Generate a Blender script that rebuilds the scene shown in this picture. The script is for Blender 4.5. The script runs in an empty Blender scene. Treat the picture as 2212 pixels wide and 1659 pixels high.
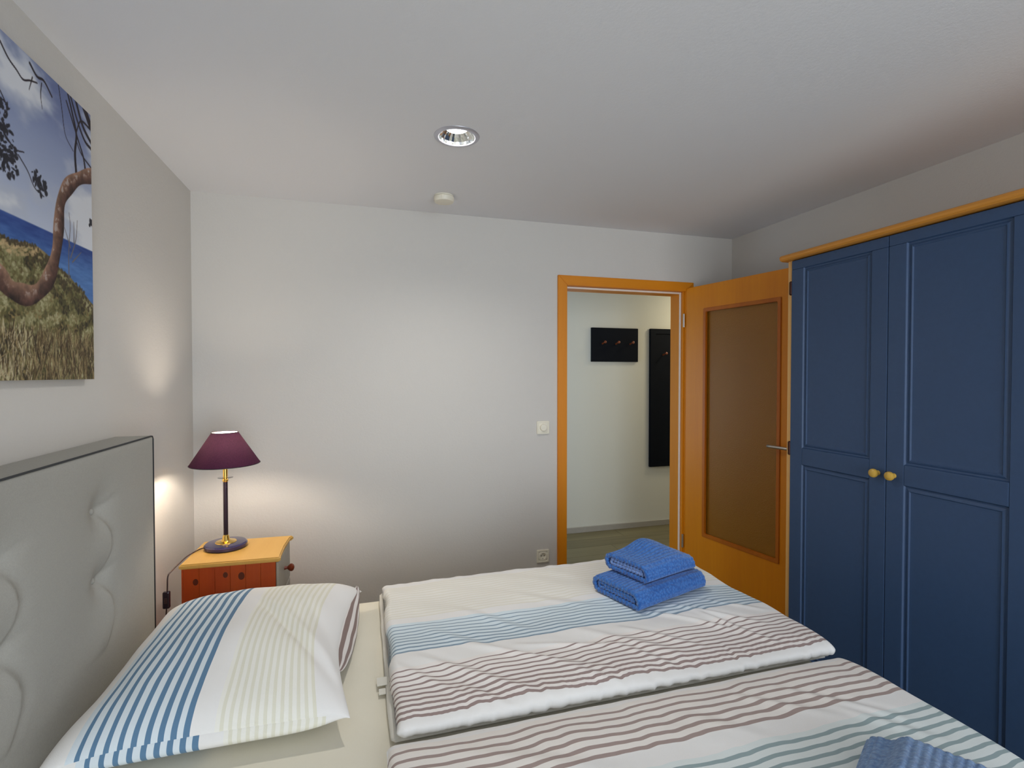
import bpy, bmesh, math, random
import numpy as np
from mathutils import Vector, Matrix, noise

random.seed(4)
SC = bpy.context.scene
COL = SC.collection
PI = math.pi


def lin(c):
    return tuple(((v / 255) / 12.92 if v <= 10 else (((v / 255) + 0.055) / 1.055) ** 2.4) for v in c) + (1.0,)


# ------------------------------------------------------------------ camera
cam = bpy.data.cameras.new('camera')
cam.sensor_width = 36.0
cam.lens = 36.0 * 1106.0 / 2212.0
cam.clip_start = 0.02
cam_o = bpy.data.objects.new('camera', cam)
COL.objects.link(cam_o)
cam_o.location = (0, 0, 1.428)
cam_o.rotation_euler = (math.radians(90 - 1.04), 0, math.radians(-16.4))
SC.camera = cam_o

# ------------------------------------------------------------------ light
SC.view_settings.view_transform = 'Standard'
SC.view_settings.look = 'None'
SC.view_settings.gamma = 1.0
SC.view_settings.use_curve_mapping = False
SC.view_settings.exposure = 0.0

world = bpy.data.worlds.new('daylight')
SC.world = world
world.use_nodes = True
world.node_tree.nodes['Background'].inputs[0].default_value = (0.62, 0.78, 1.0, 1)
world.node_tree.nodes['Background'].inputs[1].default_value = 1.5


def area(name, loc, rot, sx, sy, power, color, spread=None):
    l = bpy.data.lights.new(name, 'AREA')
    l.shape = 'RECTANGLE'
    l.size, l.size_y = sx, sy
    l.energy = power
    l.color = color
    if spread:
        l.spread = spread
    o = bpy.data.objects.new(name, l)
    COL.objects.link(o)
    o.location = loc
    o.rotation_euler = rot
    return o


# daylight through the window of the rear wall (behind the camera)
area('window_daylight', (0.95, -2.33, 1.2), (math.radians(90), 0, 0), 1.9, 2.1, 87, (0.86, 0.93, 1.0))
# the hall: a warm lamp on its ceiling and cool daylight from the rooms to the left
area('hall_ceiling_light', (3.35, 3.75, 2.34), (0, 0, 0), 0.3, 0.3, 10, (1.0, 0.88, 0.62))
area('hall_daylight', (0.36, 3.7, 1.2), (0, math.radians(-90), 0), 1.2, 0.8, 9, (0.52, 0.74, 1.0))


# ------------------------------------------------------------------ materials
class NT:
    def __init__(self, name):
        self.m = bpy.data.materials.new(name)
        self.m.use_nodes = True
        self.t = self.m.node_tree
        self.n = self.t.nodes
        self.b = self.n['Principled BSDF']

    def node(self, typ, **kw):
        nd = self.n.new(typ)
        for k, v in kw.items():
            setattr(nd, k, v)
        return nd

    def link(self, a, b):
        self.t.links.new(a, b)

    def put(self, v, sock):
        if isinstance(v, (int, float)):
            sock.default_value = v
        elif isinstance(v, (tuple, list)):
            sock.default_value = v
        else:
            self.link(v, sock)

    def math(self, op, a, b=None, c=None, clamp=False):
        nd = self.node('ShaderNodeMath', operation=op, use_clamp=clamp)
        self.put(a, nd.inputs[0])
        if b is not None:
            self.put(b, nd.inputs[1])
        if c is not None:
            self.put(c, nd.inputs[2])
        return nd.outputs[0]

    def mix(self, f, a, b):
        nd = self.node('ShaderNodeMix', data_type='RGBA')
        self.put(f, nd.inputs[0])
        self.put(a, nd.inputs[6])
        self.put(b, nd.inputs[7])
        return nd.outputs[2]

    def coord(self, kind='Object'):
        return self.node('ShaderNodeTexCoord').outputs[kind]

    def mapping(self, vec, scale=(1, 1, 1), loc=(0, 0, 0)):
        nd = self.node('ShaderNodeMapping')
        nd.inputs['Scale'].default_value = scale
        nd.inputs['Location'].default_value = loc
        self.link(vec, nd.inputs[0])
        return nd.outputs[0]

    def noise(self, vec, scale, detail=2.0, rough=0.5, out='Fac'):
        nd = self.node('ShaderNodeTexNoise')
        nd.inputs['Scale'].default_value = scale
        nd.inputs['Detail'].default_value = detail
        nd.inputs['Roughness'].default_value = rough
        if vec is not None:
            self.link(vec, nd.inputs['Vector'])
        return nd.outputs[out]

    def bump(self, h, strength=0.3, dist=0.002):
        nd = self.node('ShaderNodeBump')
        nd.inputs['Strength'].default_value = strength
        nd.inputs['Distance'].default_value = dist
        self.link(h, nd.inputs['Height'])
        self.link(nd.outputs[0], self.b.inputs['Normal'])
        return nd

    def ramp(self, f, stops):
        nd = self.node('ShaderNodeValToRGB')
        cr = nd.color_ramp
        while len(cr.elements) < len(stops):
            cr.elements.new(0.5)
        for e, (p, c) in zip(cr.elements, stops):
            e.position = p
            e.color = c
        self.link(f, nd.inputs[0])
        return nd.outputs[0]

    def set(self, **kw):
        for k, v in kw.items():
            self.put(v, self.b.inputs[k.replace('_', ' ')])
        return self


def plain(name, rgb, rough=0.5, metal=0.0, var=0.04, scale=30, bump=0.0, bscale=200, spec=None):
    m = NT(name)
    v = m.noise(m.coord(), scale, 3)
    c = lin(rgb)
    d = tuple(x * (1 - var * 2) for x in c[:3]) + (1,)
    m.link(m.mix(v, d, tuple(min(1, x * (1 + var)) for x in c[:3]) + (1,)), m.b.inputs['Base Color'])
    m.set(Roughness=rough, Metallic=metal)
    if spec is not None:
        m.b.inputs['Specular IOR Level'].default_value = spec
    if bump:
        m.bump(m.noise(m.coord(), bscale, 2), bump, 0.002)
    return m.m


def wall_mat(name, rgb, bumps=0.35):
    m = NT(name)
    co = m.coord()
    big = m.noise(co, 1.5, 2)
    c = lin(rgb)
    m.link(m.mix(big, tuple(x * 0.97 for x in c[:3]) + (1,), c), m.b.inputs['Base Color'])
    m.set(Roughness=0.9)
    m.b.inputs['Specular IOR Level'].default_value = 0.15
    h = m.math('ADD', m.noise(co, 90, 3, 0.6), m.math('MULTIPLY', m.noise(co, 260, 1), 0.35))
    m.bump(h, bumps, 0.0025)
    return m.m


def wood(name, light, dark, axis='Z', rough=0.4, fine=60, contrast=1.0, knots=False, rand=False, bands=3.0):
    m = NT(name)
    co = m.coord()
    if rand:
        oi = m.node('ShaderNodeObjectInfo').outputs['Random']
        cx = m.node('ShaderNodeCombineXYZ')
        m.link(m.math('MULTIPLY', oi, 17.0), cx.inputs[0])
        m.link(m.math('MULTIPLY', oi, 31.0), cx.inputs[1])
        va = m.node('ShaderNodeVectorMath', operation='ADD')
        m.link(co, va.inputs[0])
        m.link(cx.outputs[0], va.inputs[1])
        co = va.outputs[0]
    sc = {'X': (0.06, 1, 1), 'Y': (1, 0.06, 1), 'Z': (1, 1, 0.06)}[axis]
    mp = m.mapping(co, sc)
    g = m.noise(mp, fine, 4, 0.6)
    w = m.noise(mp, bands * 2, 3, 0.55)
    f = m.math('ADD', m.math('MULTIPLY', g, 0.45 * contrast), m.math('MULTIPLY', w, 0.9))
    f = m.math('SUBTRACT', f, 0.22, clamp=True)
    c = m.mix(f, lin(dark), lin(light))
    if knots:
        sp_ = m.node('ShaderNodeSeparateXYZ')
        m.link(co, sp_.inputs[0])
        for kx, kz, kr in ((-0.125, 0.583, .010), (-0.015, 0.602, .009), (0.045, 0.592, .012), (0.11, 0.50, .010), (-0.08, 0.44, .012), (0.01, 0.33, .011), (-0.13, 0.25, .009), (0.12, 0.2, .012)):
            dx_ = m.math('SUBTRACT', sp_.outputs[0], kx)
            dz_ = m.math('MULTIPLY', m.math('SUBTRACT', sp_.outputs[2], kz), 0.75)
            d2 = m.math('ADD', m.math('MULTIPLY', dx_, dx_), m.math('MULTIPLY', dz_, dz_))
            c = m.mix(m.math('LESS_THAN', d2, kr * kr), c, lin(tuple(int(x * 0.55) for x in dark)))
    if rand:
        c = m.mix(m.math('MULTIPLY', oi, 0.30), c, lin(dark))
    m.link(c, m.b.inputs['Base Color'])
    m.set(Roughness=rough)
    m.bump(g, 0.08, 0.001)
    return m.m


M = {}
M['wall'] = wall_mat('rough white wall paint', (214, 210, 204))
M['wall_hall'] = wall_mat('hall wall paint', (226, 224, 212), 0.15)
M['ceiling'] = wall_mat('ceiling paint', (236, 236, 239), 0.2)
M['oak'] = wood('honey oak veneer', (236, 152, 4), (210, 120, 0), 'Z', 0.42, 70)
M['oak_x'] = wood('honey oak veneer across', (236, 152, 4), (210, 120, 0), 'X', 0.42, 70)
M['oak_edge'] = wood('oak glazing bead', (206, 120, 6), (168, 80, 0), 'Z', 0.45, 70)
M['pine'] = wood('pine board', (218, 176, 96), (196, 148, 66), 'Y', 0.42, 50, knots=False)
M['pine_side'] = wood('orange pine side boards', (196, 84, 12), (156, 42, 2), 'Z', 0.4, 55, knots=True)
M['pine_post'] = wood('pine wardrobe side', (228, 182, 116), (204, 148, 76), 'Z', 0.45, 55)
M['pine_cornice'] = wood('pine cornice', (222, 158, 66), (190, 118, 34), 'Y', 0.4, 55)
M['laminate'] = wood('grey oak laminate', (152, 142, 106), (94, 86, 60), 'X', 0.5, 26, rand=True, bands=5)
M['blue'] = plain('slate blue paint', (50, 75, 110), 0.5, var=0.05, scale=60, bump=0.04, bscale=300)
M['navy'] = plain('dark navy paint', (14, 18, 26), 0.6, var=0.05, scale=40, spec=0.1)
M['white_plastic'] = plain('white plastic', (238, 232, 214), 0.4, var=0.01)
M['seal'] = plain('white rubber seal', (240, 228, 216), 0.6, var=0.02)
M['skirting'] = plain('grey skirting', (176, 170, 160), 0.5, var=0.05)
M['steel'] = plain('brushed steel', (200, 196, 190), 0.32, 1.0, var=0.02)
M['brass'] = plain('polished brass', (236, 196, 104), 0.18, 1.0, var=0.02)
M['hinge'] = plain('dark bronze hinge', (58, 26, 14), 0.4, 0.6, var=0.02)
M['marble'] = plain('blue black marble lamp foot', (52, 46, 84), 0.12, var=0.25, scale=30)
M['dark_stem'] = plain('black purple lamp stem', (34, 18, 34), 0.2, var=0.05)
M['knob_wood'] = wood('light turned knob', (216, 180, 84), (186, 142, 50), 'X', 0.35, 90)
M['knob_red'] = wood('red brown turned knob', (134, 54, 22), (100, 34, 12), 'X', 0.3, 90)
M['peg'] = wood('brown peg', (150, 78, 40), (110, 50, 22), 'Y', 0.35, 90)
M['grey_fabric'] = plain('grey woven upholstery', (170, 168, 161), 0.95, var=0.06, scale=260, bump=0.5, bscale=900, spec=0.1)
M['piping'] = plain('dark piping', (52, 54, 56), 0.8, var=0.05)
M['cable'] = plain('brown cable', (50, 24, 22), 0.45, var=0.05)
M['front_glare'] = plain('nightstand front with painted glare', (168, 162, 150), 0.5, var=0.04)  # pale grey is glare painted into the colour of the pine fronts
M['grey_metal'] = plain('aluminium ring', (206, 206, 216), 0.35, 0.7, var=0.02)
M['socket_dark'] = plain('socket contact dark', (46, 42, 32), 0.5)
M['label_white'] = plain('white cloth label', (226, 224, 214), 0.8)
M['window_frame'] = plain('white window frame', (235, 235, 235), 0.4, var=0.01)


def glass(name, col, rough, ior=1.45, bumpy=0):
    m = NT(name)
    m.set(Roughness=rough, IOR=ior, Transmission_Weight=1.0)
    m.b.inputs['Base Color'].default_value = col
    if bumpy:
        m.bump(m.noise(m.coord(), bumpy, 2), 0.5, 0.003)
    return m.m


M['door_glass'] = glass('bronze textured glass', lin((196, 136, 40)), 0.35, bumpy=260)
M['door_glass'].node_tree.nodes['Principled BSDF'].inputs['Transmission Weight'].default_value = 0.5
M['clear_glass'] = glass('clear glass', (1, 1, 1, 1), 0.02)

# lamp shade: dark purple cloth outside, white lining inside
m = NT('dark purple shade cloth')
v = m.noise(m.coord(), 240, 2)
m.link(m.mix(v, lin((44, 14, 36)), lin((92, 44, 74))), m.b.inputs['Base Color'])
m.set(Roughness=0.9)
m.b.inputs['Specular IOR Level'].default_value = 0.1
tl = m.node('ShaderNodeBsdfTranslucent')
tl.inputs[0].default_value = (0.26, 0.13, 0.22, 1)
mx = m.node('ShaderNodeMixShader')
mx.inputs[0].default_value = 0.12
m.link(m.b.outputs[0], mx.inputs[1])
m.link(tl.outputs[0], mx.inputs[2])
m.link(mx.outputs[0], m.n['Material Output'].inputs[0])
M['shade'] = m.m
m = NT('white shade lining')
m.b.inputs['Base Color'].default_value = lin((250, 244, 232))
tl = m.node('ShaderNodeBsdfTranslucent')
tl.inputs[0].default_value = (0.8, 0.7, 0.6, 1)
mx = m.node('ShaderNodeMixShader')
mx.inputs[0].default_value = 0.10
m.link(m.b.outputs[0], mx.inputs[1])
m.link(tl.outputs[0], mx.inputs[2])
m.link(mx.outputs[0], m.n['Material Output'].inputs[0])
M['shade_lining'] = m.m


def emit(name, col, s):
    m = NT(name)
    m.b.inputs['Base Color'].default_value = (1, 1, 1, 1)
    m.b.inputs['Emission Color'].default_value = col
    m.b.inputs['Emission Strength'].default_value = s
    return m.m


M['bulb'] = emit('glowing bulb', (1, 0.87, 0.72, 1), 390)
M['led'] = emit('glowing downlight disc', (0.95, 0.97, 1, 1), 3.2)

m = NT('mirror reflector')
m.b.inputs['Base Color'].default_value = (0.9, 0.93, 0.92, 1)
m.set(Metallic=1.0, Roughness=0.14)
M['reflector'] = m.m


# striped cloth: UV.y is a length in metres across the stripes
def striped(name, base, groups, weave=900):
    m = NT(name)
    uv = m.node('ShaderNodeUVMap').outputs[0]
    sep = m.node('ShaderNodeSeparateXYZ')
    m.link(uv, sep.inputs[0])
    co = m.coord()
    nz = m.noise(co, 7, 2)
    v = m.math('ADD', sep.outputs[1], m.math('MULTIPLY', m.math('SUBTRACT', nz, 0.5), 0.006))
    col = lin(base)
    for (v0, v1, n, w0, w1, c_line, c_tint) in groups:
        t = m.math('DIVIDE', m.math('SUBTRACT', v, v0), v1 - v0)
        mask = m.math('MULTIPLY', m.math('GREATER_THAN', t, 0.0), m.math('LESS_THAN', t, 1.0))
        ph = m.math('FRACT', m.math('MULTIPLY', t, float(n)))
        w = m.math('ADD', m.math('MULTIPLY', t, w1 - w0), w0)
        line = m.math('MULTIPLY', m.math('GREATER_THAN', ph, m.math('SUBTRACT', 1.0, w)), mask)
        col = m.mix(mask, col, lin(c_tint))
        col = m.mix(line, col, lin(c_line))
    m.link(col, m.b.inputs['Base Color'])
    m.set(Roughness=0.9)
    m.b.inputs['Specular IOR Level'].default_value = 0.15
    m.b.inputs['Sheen Weight'].default_value = 0.1
    h = m.math('ADD', m.noise(co, weave, 1), m.math('MULTIPLY', m.noise(co, 45, 3), 0.8))
    m.bump(h, 0.25, 0.0015)
    return m.m


WHITE = (236, 234, 231)
M['duvet_far'] = striped('striped cotton far duvet', WHITE, [
    (2.02, 1.73, 15, 0.35, 0.35, (229, 225, 212), (238, 235, 227)),
    (1.690, 1.505, 9, 0.20, 0.42, (138, 158, 174), (216, 228, 234)),
    (1.430, 1.232, 10, 0.22, 0.50, (156, 137, 133), (238, 232, 227))])
M['duvet_near'] = striped('striped cotton near duvet', WHITE, [
    (1.150, 0.985, 6, 0.30, 0.42, (166, 148, 142), (237, 231, 224)),
    (0.935, 0.70, 9, 0.40, 0.34, (152, 170, 172), (224, 231, 229)),
    (0.60, 0.35, 14, 0.35, 0.35, (206, 200, 182), (224, 220, 208))])
M['pillow'] = striped('striped cotton pillow', WHITE, [
    (-0.602, -0.375, 9, 0.36, 0.52, (98, 132, 162), (218, 228, 234)),
    (-0.325, -0.105, 12, 0.45, 0.45, (226, 223, 206), (238, 236, 227)),
    (0.005, 0.12, 5, 0.5, 0.5, (138, 118, 112), (226, 220, 216)),
    (0.135, 0.36, 8, 0.5, 0.5, (138, 118, 112), (226, 220, 216))])
M['cotton_white'] = plain('plain white cotton', (232, 229, 220), 0.92, var=0.02, scale=20, bump=0.25, bscale=500, spec=0.1)
M['sheet'] = plain('cream fitted sheet', (235, 229, 211), 0.92, var=0.02, scale=8, bump=0.2, bscale=500, spec=0.1)


def towel_mat(name, a, b):
    m = NT(name)
    co = m.coord()
    vo = m.node('ShaderNodeTexVoronoi')
    vo.inputs['Scale'].default_value = 120
    m.link(co, vo.inputs['Vector'])
    f = m.math('MULTIPLY', vo.outputs['Distance'], 1.3, clamp=True)
    m.link(m.mix(f, lin(a), lin(b)), m.b.inputs['Base Color'])
    m.set(Roughness=0.95)
    m.b.inputs['Sheen Weight'].default_value = 0.4
    m.b.inputs['Specular IOR Level'].default_value = 0.1
    m.bump(m.math('ADD', vo.outputs['Distance'], m.noise(co, 600, 2)), 0.7, 0.002)
    return m.m


M['towel_blue'] = towel_mat('royal blue terry', (74, 134, 208), (44, 96, 172))
M['towel_inner'] = towel_mat('pale blue terry edge', (140, 170, 222), (104, 140, 206))
M['towel_slate'] = towel_mat('slate blue terry', (124, 158, 198), (84, 118, 164))
M['towel_slate_in'] = towel_mat('slate blue terry edge', (84, 108, 142), (60, 82, 118))


# ------------------------------------------------------------------ mesh helpers
def finish(name, bm, mat, parent=None, smooth=False, mats=None):
    me = bpy.data.meshes.new(name)
    bm.normal_update()
    bm.to_mesh(me)
    bm.free()
    if smooth:
        for p in me.polygons:
            p.use_smooth = True
    for mm in (mats or [mat]):
        me.materials.append(mm)
    o = bpy.data.objects.new(name, me)
    COL.objects.link(o)
    if parent is not None:
        o.parent = parent
        o.matrix_parent_inverse = Matrix.Identity(4)
    return o


def add_box(bm, x0, x1, y0, y1, z0, z1, bev=0.0, seg=2):
    t = bmesh.new()
    bmesh.ops.create_cube(t, size=1)
    for v in t.verts:
        v.co = Vector((x0 + (v.co.x + .5) * (x1 - x0), y0 + (v.co.y + .5) * (y1 - y0), z0 + (v.co.z + .5) * (z1 - z0)))
    if bev > 0:
        bmesh.ops.bevel(t, geom=t.edges[:], offset=bev, segments=seg, profile=0.5, affect='EDGES')
    me = bpy.data.meshes.new('t')
    t.to_mesh(me)
    t.free()
    bm.from_mesh(me)
    bpy.data.meshes.remove(me)


def box(name, x0, x1, y0, y1, z0, z1, mat, parent=None, bev=0.0, seg=2):
    bm = bmesh.new()
    add_box(bm, x0, x1, y0, y1, z0, z1, bev, seg)
    return finish(name, bm, mat, parent)


def add_lathe(bm, prof, n=32, mtx=None, close=True):
    rings = []
    for r, z in prof:
        ring = []
        for k in range(n):
            a = 2 * PI * k / n
            p = Vector((r * math.cos(a), r * math.sin(a), z))
            ring.append(bm.verts.new(mtx @ p if mtx else p))
        rings.append(ring)
    for a, b in zip(rings, rings[1:]):
        for k in range(n):
            bm.faces.new((a[k], a[(k + 1) % n], b[(k + 1) % n], b[k]))
    if close:
        bm.faces.new(list(reversed(rings[0])))
        bm.faces.new(rings[-1])


def lathe(name, prof, mat, parent=None, n=32, mtx=None, close=True, smooth=True):
    bm = bmesh.new()
    add_lathe(bm, prof, n, mtx, close)
    bmesh.ops.recalc_face_normals(bm, faces=bm.faces[:])
    o = finish(name, bm, mat, parent, smooth)
    if smooth:
        mark_auto(o)
    return o


def mark_auto(o, ang=35):
    me = o.data
    bm = bmesh.new()
    bm.from_mesh(me)
    for e in bm.edges:
        if len(e.link_faces) == 2 and e.calc_face_angle(0) > math.radians(ang):
            e.smooth = False
    bm.to_mesh(me)
    bm.free()


def add_tube(bm, pts, r, n=10):
    pts = [Vector(p) for p in pts]
    rings = []
    up = Vector((0, 0, 1))
    prev = None
    for i, p in enumerate(pts):
        d = (pts[min(i + 1, len(pts) - 1)] - pts[max(i - 1, 0)]).normalized()
        if prev is None:
            a = d.cross(up)
            if a.length < 1e-3:
                a = d.cross(Vector((1, 0, 0)))
            a.normalize()
        else:
            a = (prev - d * prev.dot(d)).normalized()
        prev = a
        b = d.cross(a)
        rr = r[i] if isinstance(r, (list, tuple)) else r
        rings.append([bm.verts.new(p + (a * math.cos(2 * PI * k / n) + b * math.sin(2 * PI * k / n)) * rr) for k in range(n)])
    for a, b in zip(rings, rings[1:]):
        for k in range(n):
            bm.faces.new((a[k], a[(k + 1) % n], b[(k + 1) % n], b[k]))
    bm.faces.new(list(reversed(rings[0])))
    bm.faces.new(rings[-1])


def tube(name, pts, r, mat, parent=None, n=10):
    bm = bmesh.new()
    add_tube(bm, pts, r, n)
    bmesh.ops.recalc_face_normals(bm, faces=bm.faces[:])
    return finish(name, bm, mat, parent, True)


def spline(ctrl, n=8):
    P = [Vector(p) for p in ctrl]
    P = [P[0] * 2 - P[1]] + P + [P[-1] * 2 - P[-2]]
    out = []
    for i in range(1, len(P) - 2):
        for k in range(n):
            t = k / n
            a, b, c, d = P[i - 1], P[i], P[i + 1], P[i + 2]
            out.append(0.5 * ((2 * b) + (c - a) * t + (2 * a - 5 * b + 4 * c - d) * t * t + (3 * b - a - 3 * c + d) * t ** 3))
    out.append(P[-2])
    return out


def thing(name, label, cat, loc=(0, 0, 0), rz=0.0, group=None):
    o = bpy.data.objects.new(name, None)
    o.empty_display_size = 0.05
    COL.objects.link(o)
    o.location = loc
    o.rotation_euler = (0, 0, rz)
    o['label'] = label
    o['category'] = cat
    if group:
        o['group'] = group
    return o


def struct(o, label, cat):
    o['kind'] = 'structure'
    o['label'] = label
    o['category'] = cat
    return o


# ------------------------------------------------------------------ room
XL, XR, YR, YF, ZC = -0.84, 2.49, -2.4, 3.015, 2.374
YH0, YH1 = 3.14, 4.25          # the hall between the far wall and its own back wall
HX0, HX1 = 0.3, 4.0
T = 0.12
# door opening in the far wall
DX0, DX1, DZ = 1.20, 2.15, 2.035

fl = box('floor', XL - T, HX1 + T, YR - T, YH1 + T, -0.12, -0.0085, plain('floor underlay', (90, 84, 74), 0.8))
struct(fl, 'grey oak laminate floor of bedroom and hall', 'floor')
ploo = {}


def plank(x0, x1, y0, y1):
    key = (round(x1 - x0, 3), round(y1 - y0, 3))
    if key not in ploo:
        bm = bmesh.new()
        add_box(bm, 0, key[0] - 0.0025, 0, key[1] - 0.0025, -0.008, 0.0, 0.001, 1)
        o = finish('floor_plank', bm, M['laminate'], fl)
        ploo[key] = o.data
    else:
        o = bpy.data.objects.new('floor_plank', ploo[key])
        COL.objects.link(o)
        o.parent = fl
    o.location = (x0, y0, 0)


W_ = 0.19
off = [0.0, 0.43, 0.86, 0.2, 0.64, 1.05]
for r in range(int((YH1 - YR) / W_) + 1):
    y0 = YR + r * W_
    y1 = min(y0 + W_, YH1)
    if y1 - y0 < 0.02:
        continue
    if y0 >= 2.9:
        xa, xb = HX0, HX1
    else:
        xa, xb = XL, XR
    x = xa - off[r % 6]
    while x < xb:
        a, b = max(x, xa), min(x + 1.285, xb)
        if b - a > 0.03:
            plank(a, b, y0, y1)
        x += 1.285

struct(box('ceiling', XL - T, HX1 + T, YR - T, YH1 + T, ZC, ZC + 0.02, M['ceiling']), 'white painted bedroom ceiling', 'ceiling')
# the ceiling has a round hole for the downlight: rebuild it as a ring-cut sheet
ce = bpy.data.objects['ceiling']
DLX, DLY, DLR = 0.369, 2.03, 0.074
bm = bmesh.new()
outer = []
N = 48
x0, x1, y0, y1 = XL - T, HX1 + T, YR - T, YH1 + T
for z in (ZC, ZC + 0.16):
    inn, out = [], []
    for k in range(N):
        a = 2 * PI * k / N
        c, s = math.cos(a), math.sin(a)
        inn.append(bm.verts.new((DLX + DLR * c, DLY + DLR * s, z)))
        out.append(bm.verts.new((DLX + 0.3 * c, DLY + 0.3 * s, z)))
    for k in range(N):
        bm.faces.new((inn[k], out[k], out[(k + 1) % N], inn[(k + 1) % N]))
    cs = [bm.verts.new(p + (z,)) for p in ((x1, y1), (x0, y1), (x0, y0), (x1, y0))]
    q = N // 4
    # corner k sits between angles k*90 and (k+1)*90
    for k in range(4):
        arc = [out[(k * q + i) % N] for i in range(q + 1)]
        bm.faces.new([cs[k]] + list(reversed(arc)))
        bm.faces.new([cs[k], out[((k + 1) * q) % N], cs[(k + 1) % 4]])
    outer.append((inn, cs))
(i0, c0), (i1, c1) = outer
for k in range(N):
    bm.faces.new((i0[k], i0[(k + 1) % N], i1[(k + 1) % N], i1[k]))
for k in range(4):
    bm.faces.new((c0[k], c0[(k + 1) % 4], c1[(k + 1) % 4], c1[k]))
bmesh.ops.recalc_face_normals(bm, faces=bm.faces[:])
bm.to_mesh(ce.data)
bm.free()

struct(box('wall_left', XL - T, XL, YR - T, YF + 0.125, 0, ZC, M['wall']), 'white wall behind the headboard', 'wall')
struct(box('wall_right', XR, XR + T, YR - T, YF, 0, ZC, M['wall']), 'white wall behind the wardrobe', 'wall')
# far wall with door opening
bm = bmesh.new()
add_box(bm, XL, DX0, YF, YF + 0.125, 0, ZC)
add_box(bm, DX1, HX1, YF, YF + 0.125, 0, ZC)
add_box(bm, DX0, DX1, YF, YF + 0.125, DZ, ZC)
struct(finish('wall_far', bm, M['wall']), 'white far wall with the doorway', 'wall')
# rear wall with window opening
WX0, WX1, WZ0, WZ1 = 0.0, 1.9, 0.12, 2.22
bm = bmesh.new()
add_box(bm, XL, WX0, YR - T, YR, 0, ZC)
add_box(bm, WX1, XR, YR - T, YR, 0, ZC)
add_box(bm, WX0, WX1, YR - T, YR, 0, WZ0)
add_box(bm, WX0, WX1, YR - T, YR, WZ1, ZC)
struct(finish('wall_rear', bm, M['wall']), 'white rear wall with the window', 'wall')
bm = bmesh.new()
for a in ((WX0, WX0 + .06, WZ0, WZ1), (WX1 - .06, WX1, WZ0, WZ1), (0.92, 0.98, WZ0 + .06, WZ1 - .06), (WX0 + .06, WX1 - .06, WZ0, WZ0 + .06), (WX0 + .06, WX1 - .06, WZ1 - .06, WZ1)):
    add_box(bm, a[0], a[1], YR - 0.1, YR - 0.04, a[2], a[3], 0.004)
wf = struct(finish('window_1', bm, M['window_frame']), 'white window in the rear wall', 'window')
for a in ((WX0 + .06, .92), (.98, WX1 - .06)):
    box('pane', a[0], a[1], YR - 0.074, YR - 0.068, WZ0 + .06, WZ1 - .06, M['clear_glass'], wf)

# hall shell
struct(box('wall_hall', HX0 - T, HX1 + T, YH1, YH1 + T, 0, ZC, M['wall_hall']), 'pale hall wall seen through the doorway', 'wall')
struct(box('wall_hall_left', HX0 - T, HX0, YH0, YH1, 0, ZC, M['wall_hall']), 'hall end wall left of the doorway', 'wall')
struct(box('wall_hall_right', HX1, HX1 + T, YF, YH1, 0, ZC, M['wall_hall']), 'hall end wall right of the doorway', 'wall')
bm = bmesh.new()
add_box(bm, HX0, HX1, YH1 - 0.014, YH1, 0, 0.052, 0.003)
struct(finish('baseboard_hall', bm, M['skirting']), 'low grey skirting along the hall wall', 'baseboard')
struct(box('baseboard_far', XL, 1.18, YF - 0.014, YF, 0, 0.052, M['skirting'], None, 0.003), 'low grey skirting along the far wall', 'baseboard')
struct(box('baseboard_left', XL, XL + 0.014, 2.2, YF - .014, 0, 0.052, M['skirting'], None, 0.003), 'low grey skirting along the left wall', 'baseboard')

# ------------------------------------------------------------------ door and its frame
dr = bpy.data.objects.new('door_1', None)
COL.objects.link(dr)
dr.location = (2.11, 3.0, 0)
struct(dr, 'honey oak bedroom door with bronze glass, standing open', 'door')
IX0, IX1, IZ = 1.246, 2.098, 1.990
tr = bpy.data.objects.new('trim_1', None)
COL.objects.link(tr)
struct(tr, 'honey oak frame around the open doorway', 'door frame')


def mitre_post(name, xa, xb, ya, yb, z1, out_left, mat):
    # post with a 45 degree top; xa..xb width, outer edge is the higher one
    bm = bmesh.new()
    w = xb - xa
    zo, zi = z1, z1 - w
    za, zb = (zo, zi) if out_left else (zi, zo)
    vs = [bm.verts.new(p) for p in ((xa, ya, 0), (xb, ya, 0), (xb, ya, zb), (xa, ya, za), (xa, yb, 0), (xb, yb, 0), (xb, yb, zb), (xa, yb, za))]
    for f in ((0, 1, 2, 3), (7, 6, 5, 4), (0, 3, 7, 4), (1, 5, 6, 2), (3, 2, 6, 7), (0, 4, 5, 1)):
        bm.faces.new([vs[i] for i in f])
    bmesh.ops.recalc_face_normals(bm, faces=bm.faces[:])
    bmesh.ops.bevel(bm, geom=bm.edges[:], offset=0.0025, segments=2, affect='EDGES')
    return finish(name, bm, mat, tr)


OX0, OX1, OZ = 1.184, 2.171, 2.053
cw = 0.062
for ya, yb in ((YF - 0.016, YF), (YF + 0.125, YF + 0.141)):
    mitre_post('casing_post', OX0, OX0 + cw, ya, yb, OZ, True, M['oak'])
    mitre_post('casing_post', OX1 - cw, OX1, ya, yb, OZ, False, M['oak'])
    bm = bmesh.new()
    vs = []
    for y in (ya, yb):
        vs += [bm.verts.new(p) for p in ((OX0 + .0005, y, OZ), (OX1 - .0005, y, OZ), (OX1 - cw, y, OZ - cw + .0005), (OX0 + cw, y, OZ - cw + .0005))]
    for f in ((0, 1, 2, 3), (7, 6, 5, 4), (0, 4, 5, 1), (1, 5, 6, 2), (2, 6, 7, 3), (3, 7, 4, 0)):
        bm.faces.new([vs[i] for i in f])
    bmesh.ops.recalc_face_normals(bm, faces=bm.faces[:])
    bmesh.ops.bevel(bm, geom=bm.edges[:], offset=0.0025, segments=2, affect='EDGES')
    finish('casing_head', bm, M['oak_x'], tr)
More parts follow.
